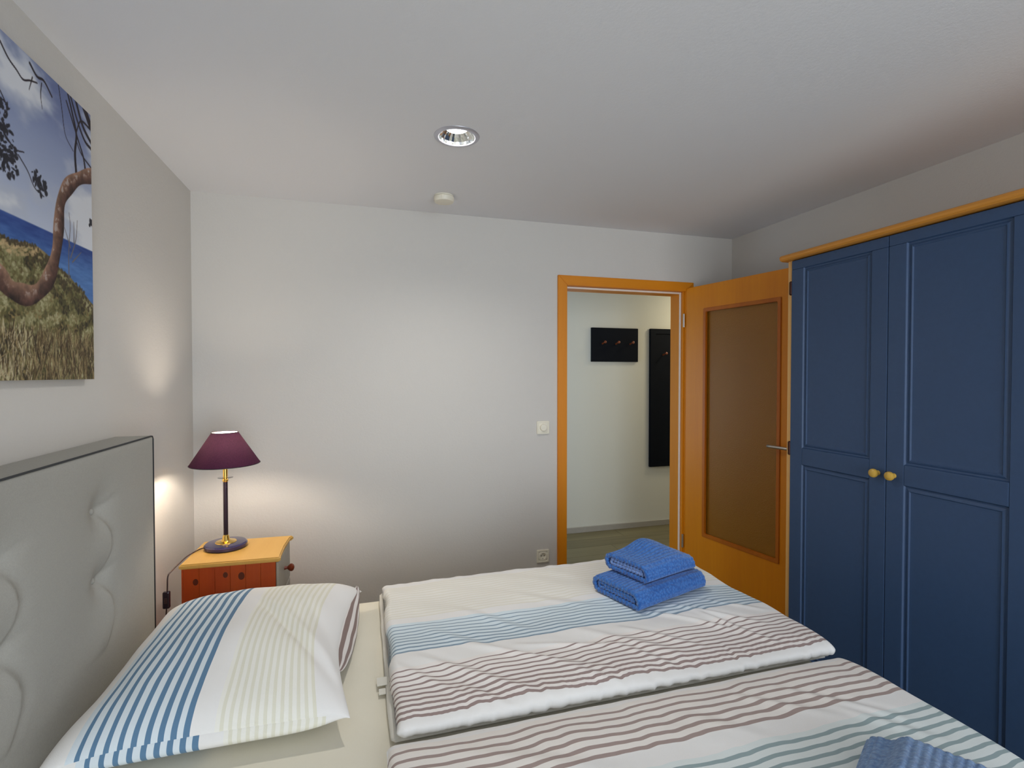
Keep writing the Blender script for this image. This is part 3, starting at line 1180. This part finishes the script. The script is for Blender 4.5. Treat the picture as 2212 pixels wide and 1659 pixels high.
# ------------------------------------------------------------------ towels
def towel(name, L, Wd, H, loc, rz, mat_a, mat_b, label, group, hump=None, ribp=0.0155, slump=0.0, twist=0.0):
    o = thing(name, label, 'towel', loc, rz, group)

    def sweep(nm, path, closed, thick, mat, x0, x1, inset):
        # path in (a across, z) ; make outline by offsetting both sides
        P = [Vector((p[0], p[1])) for p in path]
        out = []
        # resample evenly
        cum = [0]
        Q = P + ([P[0]] if closed else [])
        for p, q in zip(Q, Q[1:]):
            cum.append(cum[-1] + (q - p).length)
        step = 0.0022
        n = max(8, int(cum[-1] / step))
        k = 0
        C = []
        for i in range(n + (0 if closed else 1)):
            t = cum[-1] * i / n
            while k < len(cum) - 2 and cum[k + 1] < t:
                k += 1
            f = (t - cum[k]) / max(1e-9, cum[k + 1] - cum[k])
            C.append((Q[k].lerp(Q[k + 1], f), t))
        m_ = len(C)
        outl, inl = [], []
        for i in range(m_):
            a = C[(i - 1) % m_][0] if (closed or i > 0) else C[i][0]
            b = C[(i + 1) % m_][0] if (closed or i < m_ - 1) else C[i][0]
            d = (b - a).normalized()
            nrm = Vector((d.y, -d.x))
            rib = 0.0038 * abs(math.cos(PI * C[i][1] / ribp)) ** 0.55
            outl.append(C[i][0] + nrm * (thick / 2 + rib))
            inl.append(C[i][0] - nrm * (thick / 2 + rib))
        bm = bmesh.new()
        nx_ = 70
        rings = []
        for s in range(nx_ + 1):
            u = s / nx_
            x = x0 + (x1 - x0) * u
            r = []
            wob = 0.0006 * math.sin(2 * PI * x / 0.012)
            for pp in (outl + (inl[::-1])):
                y, z = pp.x, pp.y
                zz = z
                # body softness
                ss = max(0.0, min(1.0, z / H))
                if hump:
                    zz += hump(u, y / Wd, ss)
                zz += ss * 0.003 * nz(x * 14, y * 14, 40)
                xx = x + (0.002 * nz(y * 40, z * 60, 4) if s in (0, nx_) else 0) + wob * 0
                r.append(bm.verts.new((xx, y + 0.003 * nz(x * 8, z * 9, 6), zz + wob * ss * 0.8)))
            rings.append(r)
        n2 = len(rings[0])
        for a, b in zip(rings, rings[1:]):
            if closed:
                for base in (0, m_):
                    for k in range(m_):
                        j = base + (k + 1) % m_
                        bm.faces.new((a[base + k], a[j], b[j], b[base + k]))
            else:
                for k in range(n2):
                    j = (k + 1) % n2
                    bm.faces.new((a[k], a[j], b[j], b[k]))
        for r in (rings[0], rings[-1]):
            for k in range(m_ if closed else m_ - 1):
                j = (k + 1) % m_
                bm.faces.new((r[k], r[j], r[2 * m_ - 1 - j], r[2 * m_ - 1 - k]))
        bmesh.ops.recalc_face_normals(bm, faces=bm.faces[:])
        return finish(nm, bm, mat, o, True)

    th = 0.009
    h = th / 2 + 0.0038

    def arc(cx_, cz_, r, a0, a1, n=10):
        return [(cx_ + r * math.cos(a0 + (a1 - a0) * i / n), cz_ + r * math.sin(a0 + (a1 - a0) * i / n)) for i in range(n + 1)]
    # outer wrap: across 0 (far) .. Wd (near is -Y in local axes -> a measured along -Y)
    R = (H - 2 * h) / 2
    # coordinates: y local from +Wd/2 (far) to -Wd/2 (near)
    yf, yn = Wd / 2 - h - R * 0.9, -Wd / 2 + h + 0.012
    path = []
    path += [(yn, h), (yf, h)]
    path += arc(yf, h + R, R, -PI / 2, PI / 2, 14)[1:]
    path += [(yn + 0.020, H - h)]
    path += [(yn + .020 - .028 * math.sin(q * PI / 2 / 10), H - h - (H - 2 * h - .012) * (1 - math.cos(q * PI / 2 / 10))) for q in range(1, 10)]
    path += [(yn - 0.010, h + 0.010)]
    path += arc(yn, h + .010, 0.010, PI, 1.5 * PI, 5)[1:]
    sweep('outer_fold', path, True, th, mat_a, -L / 2, L / 2, 0)
    # inner hairpin
    zc = H / 2
    r2 = max(0.0065, R - th - 0.004)
    yi = yf - 0.004
    pin = [(yn + 0.010, zc - r2 * 0.55), (yi - 0.03, zc - r2 * 0.7)] + arc(yi - 0.006, zc, r2, -PI / 2, PI / 2, 12) + [(yi - 0.03, zc + r2 * 0.7), (yn + 0.014, zc + r2 * 0.5)]
    sweep('inner_fold', pin, False, 0.005, mat_b, -L / 2 + .003, L / 2 - .006, 0)
    return o


TZ = DZ0 + .071


def hump_low(u, a, s):
    return 0.010 * s * math.sin(PI * u) ** 0.6 * (1 - (2 * a) ** 2 * 0.8) - 0.006 * s * max(0, u - 0.7)


def hump_up(u, a, s):
    return s * (0.030 * math.exp(-((u - 0.62) / 0.27) ** 2) * math.exp(-((a - 0.22) / 0.42) ** 2) - 0.012 * max(0, u - .8) / .2)


RZT = math.radians(18)
towel('towel', 0.365, 0.235, 0.060, (1.045, 1.700, TZ + .000), RZT, M['towel_blue'], M['towel_blue'],
      'large folded blue ribbed towel under the small one on far duvet', 'blue towels stacked on the far duvet', hump_low)
towel('towel', 0.265, 0.215, 0.060, (1.055, 1.715, TZ + .072), RZT, M['towel_blue'], M['towel_inner'],
      'small folded blue towel on top of the larger one', 'blue towels stacked on the far duvet', hump_up)


def hump_n(u, a, s):
    return s * (0.022 * math.exp(-((u - 0.45) / 0.35) ** 2) * math.exp(-((a - 0.1) / 0.4) ** 2) - 0.022 * max(0.0, min(1.0, (a - 0.31) / 0.07)))


towel('towel', 0.30, 0.345, 0.074, (1.000, 0.607, DZ0 + .060), math.radians(30), M['towel_slate'], M['towel_slate_in'],
      'folded slate blue ribbed towel on the near duvet', None, hump_n)

# ------------------------------------------------------------------ nightstand
ns = thing('nightstand', 'small pine nightstand between the bed and the far wall', 'nightstand', (-0.522, 2.488, 0), math.radians(-2.0))
NT_, NB = 0.660, 0.640
bm = bmesh.new()
# top board with shaped front edge
outl = [(-0.182, -0.152), (0.186, -0.152), (0.197, -0.146), (0.193, -0.125), (0.188, 0.0), (0.192, 0.128), (0.202, 0.144), (0.198, 0.153), (-0.182, 0.153)]
lo = [bm.verts.new((x, y, NB)) for x, y in outl]
hi = [bm.verts.new((x, y, NT_)) for x, y in outl]
n = len(outl)
for k in range(n):
    bm.faces.new((lo[k], lo[(k + 1) % n], hi[(k + 1) % n], hi[k]))
bm.faces.new(hi)
bm.faces.new(lo[::-1])
bmesh.ops.recalc_face_normals(bm, faces=bm.faces[:])
bmesh.ops.bevel(bm, geom=[e for e in bm.edges if abs(e.verts[0].co.z - e.verts[1].co.z) < 1e-5], offset=0.005, segments=3, affect='EDGES')
finish('top', bm, M['pine'], ns)
yy0 = -0.143
# the near side: glued upright boards between two posts
sp = box('side_panel', -0.170, 0.176, yy0 + .006, yy0 + .014, 0.03, NB - .001, M['pine_side'], ns)
bw = 0.0577
for k in range(6):
    box('board', -0.170 + k * bw + .0004, -0.170 + (k + 1) * bw - .0004, yy0, yy0 + .006, 0.03, NB - .001, M['pine_side'], sp, 0.0006, 1)
box('side_panel', -0.170, 0.176, 0.130, 0.144, 0.03, NB - .001, M['pine_side'], ns)
box('back_panel', -0.176, -0.170, yy0 + .001, 0.143, 0.03, NB - .001, M['pine_side'], ns)
box('bottom', -0.170, 0.174, yy0 + .0145, 0.1295, 0.06, 0.078, M['pine'], ns)
df = box('drawer_front', 0.1765, 0.187, yy0 + .004, 0.140, 0.47, NB - .004, M['front_glare'], ns, 0.003)
mt = Matrix.Translation((0.187, 0.0, 0.560)) @ Matrix.Rotation(PI / 2, 4, 'Y')
lathe('knob', [(0.009, -0.001), (0.007, 0.006), (0.006, 0.012), (0.010, 0.016), (0.0165, 0.024), (0.017, 0.031), (0.012, 0.038), (0.004, 0.041)], M['knob_red'], df, 24, mt)
cd = box('cabinet_door', 0.1765, 0.187, yy0 + .004, 0.140, 0.05, 0.464, M['front_glare'], ns, 0.003)
mt = Matrix.Translation((0.187, 0.09, 0.36)) @ Matrix.Rotation(PI / 2, 4, 'Y')
lathe('knob', [(0.009, -0.001), (0.007, 0.006), (0.006, 0.012), (0.010, 0.016), (0.0165, 0.024), (0.017, 0.031), (0.012, 0.038), (0.004, 0.041)], M['knob_red'], cd, 24, mt)
for x in (-0.155, 0.15):
    for y in (-0.126, 0.127):
        box('foot', x - .015, x + .015, y - .015, y + .015, 0, 0.03, M['pine_side'], ns, 0.003)

# ------------------------------------------------------------------ table lamp
LX, LY = -0.582, 2.535
lamp = thing('table_lamp', 'lit brass and black table lamp with dark purple shade', 'lamp', (LX, LY, NT_ + .0005))
lathe('foot', [(0.080, 0.0), (0.086, 0.004), (0.086, 0.016), (0.080, 0.022), (0.045, 0.024)], M['marble'], lamp, 48)
lathe('foot_ring', [(0.043, 0.0242), (0.041, 0.027), (0.020, 0.030), (0.015, 0.036), (0.013, 0.050), (0.009, 0.056)], M['brass'], lamp, 40)
lathe('stem', [(0.0095, 0.056), (0.0095, 0.292)], M['dark_stem'], lamp, 24)
lathe('socket', [(0.0095, 0.292), (0.012, 0.296), (0.012, 0.303), (0.007, 0.306), (0.007, 0.310), (0.0095, 0.313), (0.0095, 0.355), (0.012, 0.358), (0.020, 0.364), (0.022, 0.372), (0.016, 0.380), (0.0165, 0.41)], M['brass'], lamp, 28)
lathe('drip_ring', [(0.012, 0.3085), (0.031, 0.310), (0.031, 0.312), (0.012, 0.3115)], M['clear_glass'], lamp, 36)
SB, ST = 0.372, 0.512
rb_, rt_ = 0.140, 0.053
bm = bmesh.new()
add_lathe(bm, [(rb_, SB), (rt_, ST)], 64, None, False)
sh = finish('shade', bm, M['shade'], lamp, True)
bm = bmesh.new()
add_lathe(bm, [(rt_ - .0012, ST), (rb_ - .0012, SB)], 64, None, False)
bm2 = finish('lining', bm, M['shade_lining'], sh, True)
bm = bmesh.new()
for r_, z_ in ((rb_, SB), (rt_, ST)):
    add_tube(bm, [(r_ * math.cos(2 * PI * k / 64), r_ * math.sin(2 * PI * k / 64), z_) for k in range(65)], 0.0018, 6)
finish('rim', bm, M['dark_stem'], sh, True)
bm = bmesh.new()
for k in range(3):
    a = 2 * PI * k / 3 + 0.4
    add_tube(bm, [(0.018 * math.cos(a), 0.018 * math.sin(a), 0.402), (0.108 * math.cos(a), 0.108 * math.sin(a), 0.4215)], 0.0015, 6)
add_tube(bm, [(0.0185 * math.cos(2 * PI * k / 24), 0.0185 * math.sin(2 * PI * k / 24), 0.402) for k in range(25)], 0.0016, 6)
finish('shade_carrier', bm, M['brass'], lamp, True)
lathe('bulb', [(0.013, 0.408), (0.014, 0.420), (0.021, 0.436), (0.0225, 0.450), (0.018, 0.464), (0.008, 0.471), (0.002, 0.472)], M['bulb'], lamp, 24)
# cable over the left edge of the nightstand with an inline switch
zt = 0.0035
cab = spline([(-.084, -.012, .008), (-.105, -.020, zt), (-.125, -.10, zt), (-.128, -.19, zt + .001), (-.128, -.262, zt + .002), (-.132, -.296, -.004), (-.134, -.298, -.05), (-.137, -.300, -.13), (-.140, -.30, -.20), (-.142, -.30, -.33), (-.142, -.29, -.45), (-.11, -.27, -.57), (-.10, -.24, -.65)], 7)
tube('cable', cab, 0.0025, M['cable'], lamp, 8)
sw = box('cable_switch', -.148, -.124, -.310, -.292, -.125, -.060, M['dark_stem'], lamp, 0.005, 3)
box('switch_slider', -.141, -.131, -.313, -.310, -.104, -.082, M['cable'], sw, 0.001, 1)

# ------------------------------------------------------------------ downlight and smoke alarm
dl = thing('ceiling_downlight', 'lit round recessed downlight with mirrored reflector', 'ceiling light', (DLX, DLY, ZC))
lathe('trim_ring', [(DLR - .001, 0.002), (DLR - .0035, -0.003), (DLR, -0.006), (DLR + .008, -0.0055), (DLR + .0155, -0.002), (DLR + .0165, -0.0002)], M['grey_metal'], dl, 64, None, False)
bm = bmesh.new()
N = 40
prof = [(DLR - .003, -0.002), (DLR - .006, 0.008), (DLR - .016, 0.022), (DLR - .029, 0.034)]
add_lathe(bm, prof, N, None, False)
for i, v in enumerate(bm.verts):
    k = i % N
    if k % 2:
        r = math.hypot(v.co.x, v.co.y)
        v.co.x *= (r - .0022) / r
        v.co.y *= (r - .0022) / r
finish('reflector', bm, M['reflector'], dl)
lathe('lamp_disc', [(0.004, 0.030), (0.0435, 0.0305), (0.0435, 0.034), (0.004, 0.034)], M['led'], dl, 40)
lathe('housing', [(DLR - .002, 0.004), (DLR - .002, 0.11), (0.01, 0.112)], M['white_plastic'], dl, 40, None, False)

dll = bpy.data.lights.new('downlight_light', 'AREA')
dll.shape = 'DISK'
dll.size = 0.085
dll.energy = 6.2
dll.color = (1.0, 0.965, 0.91)
dll.spread = math.radians(145)
dlo = bpy.data.objects.new('downlight_light', dll)
COL.objects.link(dlo)
dlo.location = (DLX, DLY, ZC + 0.0285)
sa = thing('smoke_alarm', 'small round white smoke alarm on the ceiling', 'smoke alarm', (0.424, 2.715, ZC))
lathe('base', [(0.050, -0.0002), (0.050, -0.006), (0.047, -0.008)], M['white_plastic'], sa, 40)
lathe('cover', [(0.047, -0.008), (0.053, -0.010), (0.0535, -0.027), (0.049, -0.034), (0.038, -0.0365), (0.004, -0.037)], M['white_plastic'], sa, 48)

# ------------------------------------------------------------------ switch and socket
sx, sz = 1.088, 1.098
s_ = thing('light_switch', 'white square rotary dimmer beside the doorway', 'switch', (sx, YF, sz))
ring('frame', (-.0405, -.0405, .0405, .0405), (-.030, -.030, .030, .030), -0.010, -0.0002, M['white_plastic'], s_, 0.0025)
box('insert', -.0298, .0298, -0.0085, -0.0002, -.0298, .0298, M['white_plastic'], s_, 0.001, 1)
lathe('dial', [(0.0225, 0), (0.0215, 0.011), (0.0185, 0.014), (0.004, 0.0143)], M['white_plastic'], s_, 36, Matrix.Translation((0, -.0085, 0)) @ Matrix.Rotation(PI / 2, 4, 'X'))

so_ = thing('wall_socket', 'white square wall socket below the dimmer', 'socket', (1.088, YF, 0.290))
ring('frame', (-.0405, -.0405, .0405, .0405), (-.0285, -.0285, .0285, .0285), -0.010, -0.0002, M['white_plastic'], so_, 0.0025)
bm = bmesh.new()
mtx = Matrix.Rotation(PI / 2, 4, 'X')
add_lathe(bm, [(0.0400, 0.0005), (0.0285, 0.0088), (0.0205, 0.0095), (0.0190, 0.0085), (0.0190, 0.0012), (0.001, 0.0010)], 40, mtx, False)
bmesh.ops.recalc_face_normals(bm, faces=bm.faces[:])
finish('cup', bm, M['white_plastic'], so_)
for x in (-.0095, .0095):
    lathe('contact_hole', [(0.0030, 0), (0.0030, 0.0022)], M['socket_dark'], so_, 12, mtx @ Matrix.Translation((x, 0, 0)))
for z in (-.0165, .0165):
    box('earth_clip', -.003, .003, -0.0075, -0.001, z - .0015, z + .0015, M['steel'], so_)

# ------------------------------------------------------------------ hall furniture
YW = YH1
rk = thing('coat_rack', 'small dark navy coat board with three pegs in hall', 'coat rack', (2.228, YW, 1.70))
box('board', -.2355, .2355, -.022, -.0002, -.154, .154, M['navy'], rk, 0.003)


def peg(x, z, par, y=-.022):
    mt = Matrix.Translation((x, y, z)) @ Matrix.Rotation(math.radians(90 - 12), 4, 'X')
    lathe('peg', [(0.009, -0.003), (0.007, 0.004), (0.0065, 0.040), (0.011, 0.052), (0.013, 0.058), (0.010, 0.064), (0.003, 0.066)], M['peg'], par, 20, mt)


for x in (-.128, .008, .152):
    peg(x, 0.010, rk)
tp = thing('coat_rack', 'tall dark navy framed coat panel beside the coat rack', 'coat rack', (2.84, YW, 1.21))
ring('frame', (-.25, -.648, .25, .648), (-.19, -.60, .19, .60), -.026, -.0002, M['navy'], tp, 0.003)
box('panel', -.1902, .1902, -.018, -.0002, -.6002, .6002, M['navy'], tp)
for x in (-.11, 0.02, .14):
    peg(x, .405, tp, -.018)

# ------------------------------------------------------------------ canvas picture
CY1, CY0, CZ0, CZ1 = 1.938, 0.62, 1.414, 2.246
CXF = XL + 0.025
pic = thing('canvas_picture', 'large canvas print of bent pine above sea and dunes', 'picture', (XL, (CY0 + CY1) / 2, (CZ0 + CZ1) / 2))
PLc = Vector(pic.location)

ny_, nz_ = 620, 400
ys = np.linspace(CY0, CY1, ny_ + 1)
zs = np.linspace(CZ0, CZ1, nz_ + 1)
Yg, Zg = np.meshgrid(ys, zs)
rng = np.random.RandomState(3)


def vnoise(Y, Z, sy, sz, seed, octv=4):
    out = np.zeros_like(Y)
    amp, tot = 1.0, 0.0
    for o in range(octv):
        r = np.random.RandomState(seed + o)
        gy, gz = int((CY1 - CY0 + 0.8) * sy) + 3, int((CZ1 - CZ0) * sz) + 3
        g = r.rand(gz + 1, gy + 1)
        fy, fz = (Y - CY0) * sy, (Z - CZ0) * sz
        iy, iz = np.clip(fy.astype(int), 0, gy - 1), np.clip(fz.astype(int), 0, gz - 1)
        ty, tz = fy - iy, fz - iz
        ty, tz = ty * ty * (3 - 2 * ty), tz * tz * (3 - 2 * tz)
        val = (g[iz, iy] * (1 - ty) + g[iz, iy + 1] * ty) * (1 - tz) + (g[iz + 1, iy] * (1 - ty) + g[iz + 1, iy + 1] * ty) * tz
        out += val * amp
        tot += amp
        amp *= 0.55
        sy, sz = sy * 2, sz * 2
    return out / tot


img = np.zeros(Yg.shape + (3,))


def S(*c):
    return np.array(c, float)


def lay(mask, col):
    mk = np.clip(mask, 0, 1)[..., None]
    img[:] = img * (1 - mk) + col * mk


def sstep(a, b, x):
    t = np.clip((x - a) / (b - a), 0, 1)
    return t * t * (3 - 2 * t)


tt = np.clip((Zg - 1.82) / (CZ1 - 1.82), 0, 1)[..., None]
img[:] = S(182, 190, 208) * (1 - tt) + S(104, 118, 160) * tt
cl = vnoise(Yg + 0.25 * Zg, Zg, 4, 8, 10, 5)
lay(sstep(0.38, 0.58, cl) * 0.8, S(178, 184, 198))
lay(sstep(0.52, 0.68, cl) * 0.85, S(214, 216, 220))
lay(sstep(0.60, 0.40, cl) * sstep(2.05, 2.22, Zg) * .4, S(84, 94, 134))
# sea
hz = 1.820 + 0.0 * Yg
sea = sstep(0, 0.004, hz - Zg)
sc_ = np.clip((hz - Zg) / 0.08, 0, 1)[..., None]
nse = vnoise(Yg, Zg, 20, 90, 40, 3)[..., None]
lay(sea, S(34, 62, 128) * (1 - sc_) + S(72, 112, 170) * sc_ + (nse - .5) * 40)
# sand and dunes
edge = 1.742 + 0.03 * (vnoise(Yg, 0 * Zg + CZ0, 9, 1, 55, 3) - .5) - 0.10 * np.clip((Yg - 1.68) / .26, 0, 1) + 0.02
edge = np.where(Yg < 1.55, edge + (1.55 - Yg) * 0.05, edge)
du = sstep(0, 0.006, edge - Zg)
n1 = vnoise(Yg, Zg, 14, 14, 60, 5)
n2 = vnoise(Yg, Zg, 60, 45, 70, 3)
n3 = vnoise(Yg, Zg, 120, 14, 80, 3)
g_ = (0.5 * n1 + 0.5 * n2)[..., None]
lay(du, S(66, 58, 34) + g_ * S(120, 104, 72))
lay(du * sstep(0.03, 0.0, edge - Zg - 0.004) * sstep(1.72, 1.60, Yg), S(176, 150, 108))
bsh = du * sstep(0.45, 0.56, n1 + 0.12 * np.exp(-((edge - Zg - .03) / .03) ** 2))
lay(bsh * 0.7 * sstep(1.50, 1.74, Zg), S(62, 52, 26))

def dab(y, z, s1, s2, an, col, al=1.0):
    m_ = max(s1, s2) * 1.5 + .002
    jy, jz = np.searchsorted(ys, [y - m_, y + m_]), np.searchsorted(zs, [z - m_, z + m_])
    if jy[0] >= jy[1] or jz[0] >= jz[1]:
        return
    sl = (slice(jz[0], jz[1]), slice(jy[0], jy[1]))
    ey = (Yg[sl] - y) * math.cos(an) + (Zg[sl] - z) * math.sin(an)
    ez = -(Yg[sl] - y) * math.sin(an) + (Zg[sl] - z) * math.cos(an)
    mk = np.clip(1.5 - (ey / s1) ** 2 - (ez / s2) ** 2, 0, 1)[..., None] * al
    img[sl] = img[sl] * (1 - mk) + col * mk


def top_at(y):
    return edge[0, min(ny_, max(0, int((y - CY0) / (CY1 - CY0) * ny_)))]


BUSH = [S(150, 146, 108), S(128, 124, 84), S(104, 100, 60), S(74, 72, 40), S(46, 42, 24), S(166, 160, 126), S(92, 84, 48), S(40, 34, 20)]
for _ in range(7000):
    y = CY0 + rng.rand() * (CY1 - CY0) if rng.rand() < .35 else 1.44 + rng.rand() * .5
    tp_ = top_at(y)
    z = CZ0 + rng.rand() * (tp_ - CZ0 - .012)
    # clumps: light crowns and dark gaps
    ph = math.sin(y * 38 + 3 * math.sin(z * 30)) * math.sin(z * 46 + 2 * math.sin(y * 21))
    pool = (0, 1, 5, 1, 2) if ph > .15 else ((2, 3, 6, 1) if ph > -.35 else (3, 4, 7, 6))
    dab(y, z, .003 + rng.rand() * .006, .002 + rng.rand() * .003, rng.rand() * PI, BUSH[pool[rng.randint(len(pool))]], .8)
for _ in range(500):
    y = CY0 + rng.rand() * (CY1 - CY0)
    tp_ = top_at(y)
    if y < 1.66:
        dab(y, tp_ - .004 - rng.rand() * .03, .008, .004, 0.2, S(186, 160, 118), .6)
    dab(y, tp_ - rng.rand() * .05 * (1 if y > 1.62 else .2), .006, .004, rng.rand() * 3, S(64, 54, 34), .8)
REED = [S(178, 164, 130), S(150, 132, 96), S(196, 184, 152), S(84, 66, 40), S(44, 34, 20), S(58, 44, 26)]
for _ in range(1500):
    y = CY0 + rng.rand() * (CY1 - CY0) if rng.rand() < .5 else 1.46 + rng.rand() * .48
    z = CZ0 + rng.rand() * .13
    k = rng.randint(6) if y < 1.62 else (1, 3, 4, 5, 3, 1)[rng.randint(6)]
    dab(y, z, .010 + rng.rand() * .022, .0016, PI / 2 + rng.randn() * .35, REED[k], .75)


def seg_dist(pts):
    best = np.full(Yg.shape, 9.0)
    par = np.zeros(Yg.shape)
    sgn = np.zeros(Yg.shape)
    n = len(pts) - 1
    for i in range(n):
        (a, b), (c, d) = pts[i], pts[i + 1]
        dy, dz = c - a, d - b
        L2 = dy * dy + dz * dz + 1e-12
        t = np.clip(((Yg - a) * dy + (Zg - b) * dz) / L2, 0, 1)
        ey, ez = Yg - (a + t * dy), Zg - (b + t * dz)
        D = np.hypot(ey, ez)
        s = (ey * dz - ez * dy) / math.sqrt(L2)
        u = D < best
        best = np.where(u, D, best)
        par = np.where(u, (i + t) / n, par)
        sgn = np.where(u, s, sgn)
    return best, par, sgn


def cat(pts, n=6):
    return [(p.x, p.y) for p in spline([(a, b, 0) for a, b in pts], n)]


def stroke(pts, w0, w1, col, sm=True):
    P = cat(pts) if sm and len(pts) > 2 else pts
    d, t, s = seg_dist(P)
    w = w0 + (w1 - w0) * t
    lay(sstep(w + .0012, w - .0012, d), col)


TRK = [(1.05, 1.60), (1.25, 1.70), (1.42, 1.690), (1.501, 1.658), (1.534, 1.638), (1.577, 1.63), (1.628, 1.636), (1.676, 1.666), (1.713, 1.714), (1.738, 1.776), (1.751, 1.844), (1.762, 1.913), (1.79, 1.961), (1.835, 2.002), (1.889, 2.034), (1.946, 2.059)]
dark = S(30, 22, 30)
for p, a, b in (
    ([(1.849, 2.023), (1.843, 2.089), (1.852, 2.148), (1.829, 2.205), (1.806, 2.25)], .006, .004),
    ([(1.903, 2.054), (1.891, 2.095), (1.86, 2.138), (1.80, 2.22)], .005, .003),
    ([(1.76, 2.245), (1.775, 2.19), (1.792, 2.12), (1.833, 2.09)], .0018, .0014),
    ([(1.938, 2.14), (1.90, 2.15), (1.86, 2.19), (1.82, 2.25)], .005, .004),
    ([(1.938, 2.20), (1.88, 2.20), (1.85, 2.15)], .004, .002),
    ([(1.85, 2.25), (1.89, 2.19), (1.938, 2.16)], .006, .006),
    ([(1.90, 2.25), (1.938, 2.21)], .012, .012),
    ([(1.938, 2.08), (1.88, 2.10), (1.85, 2.13)], .003, .002),
    ([(1.516, 2.217), (1.545, 2.194), (1.575, 2.183), (1.601, 2.173), (1.63, 2.186), (1.66, 2.196)], .003, .002),
    ([(1.40, 2.24), (1.47, 2.245), (1.516, 2.217)], .004, .003),
    ([(1.63, 2.23), (1.66, 2.213), (1.691, 2.218), (1.727, 2.195)], .004, .003),
    ([(1.640, 2.20), (1.625, 2.16)], .0022, .001),
    ([(1.68, 2.206), (1.675, 2.173), (1.681, 2.139)], .0022, .001),
    ([(1.578, 1.974), (1.614, 1.948), (1.642, 1.916), (1.682, 1.906)], .002, .0015),
    ([(1.513, 2.10), (1.532, 2.08), (1.537, 2.06)], .0022, .0015),
    ([(1.30, 2.10), (1.42, 2.05), (1.50, 2.02), (1.56, 1.985), (1.60, 1.99)], .004, .0015)):
    stroke(p, a, b, dark)
# thin bare shrubs by the sea
for p in ([(1.80, 1.71), (1.80, 1.78), (1.81, 1.86), (1.805, 1.90)], [(1.81, 1.77), (1.84, 1.83), (1.85, 1.89)], [(1.81, 1.80), (1.78, 1.85)], [(1.82, 1.76), (1.87, 1.80)], [(1.83, 1.82), (1.83, 1.88)]):
    stroke(p, .0025, .001, S(104, 96, 96))
# needle clumps
for (cy_, cz_, r0, cnt) in ((1.518, 1.99, .05, 60), (1.48, 1.96, .06, 80), (1.545, 1.935, .03, 30), (1.677, 1.925, .024, 34), (1.65, 1.945, .02, 18), (1.523, 2.062, .022, 22), (1.56, 1.975, .018, 14), (1.50, 2.02, .03, 26), (1.34, 2.08, .09, 120), (1.2, 1.98, .09, 120), (1.05, 2.12, .12, 160), (0.8, 2.05, .12, 160), (1.93, 1.905, .012, 12)):
    for _ in range(cnt):
        a, r = rng.rand() * 2 * PI, r0 * math.sqrt(rng.rand())
        y, z = cy_ + r * math.cos(a), cz_ + r * math.sin(a)
        s1, s2 = 0.003 + rng.rand() * 0.006, 0.002 + rng.rand() * 0.004
        jy, jz = np.searchsorted(ys, [y - .012, y + .012]), np.searchsorted(zs, [z - .012, z + .012])
        if jy[0] >= jy[1] or jz[0] >= jz[1]:
            continue
        sl = (slice(jz[0], jz[1]), slice(jy[0], jy[1]))
        an = rng.rand() * PI
        ey = (Yg[sl] - y) * math.cos(an) + (Zg[sl] - z) * math.sin(an)
        ez = -(Yg[sl] - y) * math.sin(an) + (Zg[sl] - z) * math.cos(an)
        mk = np.clip(1.6 - (ey / s1) ** 2 - (ez / s2) ** 2, 0, 1)[..., None]
        img[sl] = img[sl] * (1 - mk) + S(34, 34, 44) * mk
d, t, s = seg_dist(cat(TRK, 5))
w = 0.029 - 0.008 * t + 0.003 * np.sin(t * 40)
bark = vnoise(Yg, Zg, 50, 50, 90, 4)
sh_ = np.clip(0.5 - s / (2 * w), 0, 1)[..., None]
tc_ = S(44, 24, 22) * (1 - sh_) + S(146, 112, 92) * sh_ + (bark[..., None] - .5) * S(90, 66, 54)
lay(sstep(w + .001, w - .002, d), tc_)
lay(sstep(w - .004, w - .010, d) * sstep(0.60, 0.70, bark) * sstep(.3, .8, sh_[..., 0]), S(168, 156, 150))

srgb = np.clip(img * 1.07 / 255, 0, 1)
linc = np.where(srgb <= 0.04045, srgb / 12.92, ((srgb + 0.055) / 1.055) ** 2.4)
verts = np.stack([np.full(Yg.size, CXF - PLc.x), Yg.ravel() - PLc.y, Zg.ravel() - PLc.z], 1)
idx = np.arange(Yg.size).reshape(Yg.shape)
faces = np.stack([idx[:-1, :-1].ravel(), idx[:-1, 1:].ravel(), idx[1:, 1:].ravel(), idx[1:, :-1].ravel()], 1)
me = bpy.data.meshes.new('print')
me.vertices.add(len(verts))
me.vertices.foreach_set('co', verts.astype(np.float32).ravel())
me.loops.add(faces.size)
me.loops.foreach_set('vertex_index', faces.astype(np.int32).ravel())
me.polygons.add(len(faces))
me.polygons.foreach_set('loop_start', np.arange(0, faces.size, 4, dtype=np.int32))
me.polygons.foreach_set('loop_total', np.full(len(faces), 4, dtype=np.int32))
ca = me.color_attributes.new('print_colour', 'FLOAT_COLOR', 'POINT')
ca.data.foreach_set('color', np.concatenate([linc.reshape(-1, 3), np.ones((Yg.size, 1))], 1).astype(np.float32).ravel())
me.update()
me.validate()
pm = NT('printed canvas')
at = pm.node('ShaderNodeAttribute', attribute_name='print_colour')
pm.link(at.outputs['Color'], pm.b.inputs['Base Color'])
pm.set(Roughness=0.6)
pm.b.inputs['Specular IOR Level'].default_value = 0.3
pm.bump(pm.noise(pm.coord(), 900, 1), 0.15, 0.001)
me.materials.append(pm.m)
po_ = bpy.data.objects.new('print', me)
COL.objects.link(po_)
po_.parent = pic
# stretched canvas body: side is a blurred continuation of the print
box('canvas_side', 0.001, CXF - PLc.x - .0005, CY0 - PLc.y, CY1 - PLc.y, CZ0 - PLc.z, CZ1 - PLc.z, plain('canvas edge', (176, 170, 160), 0.8), pic)
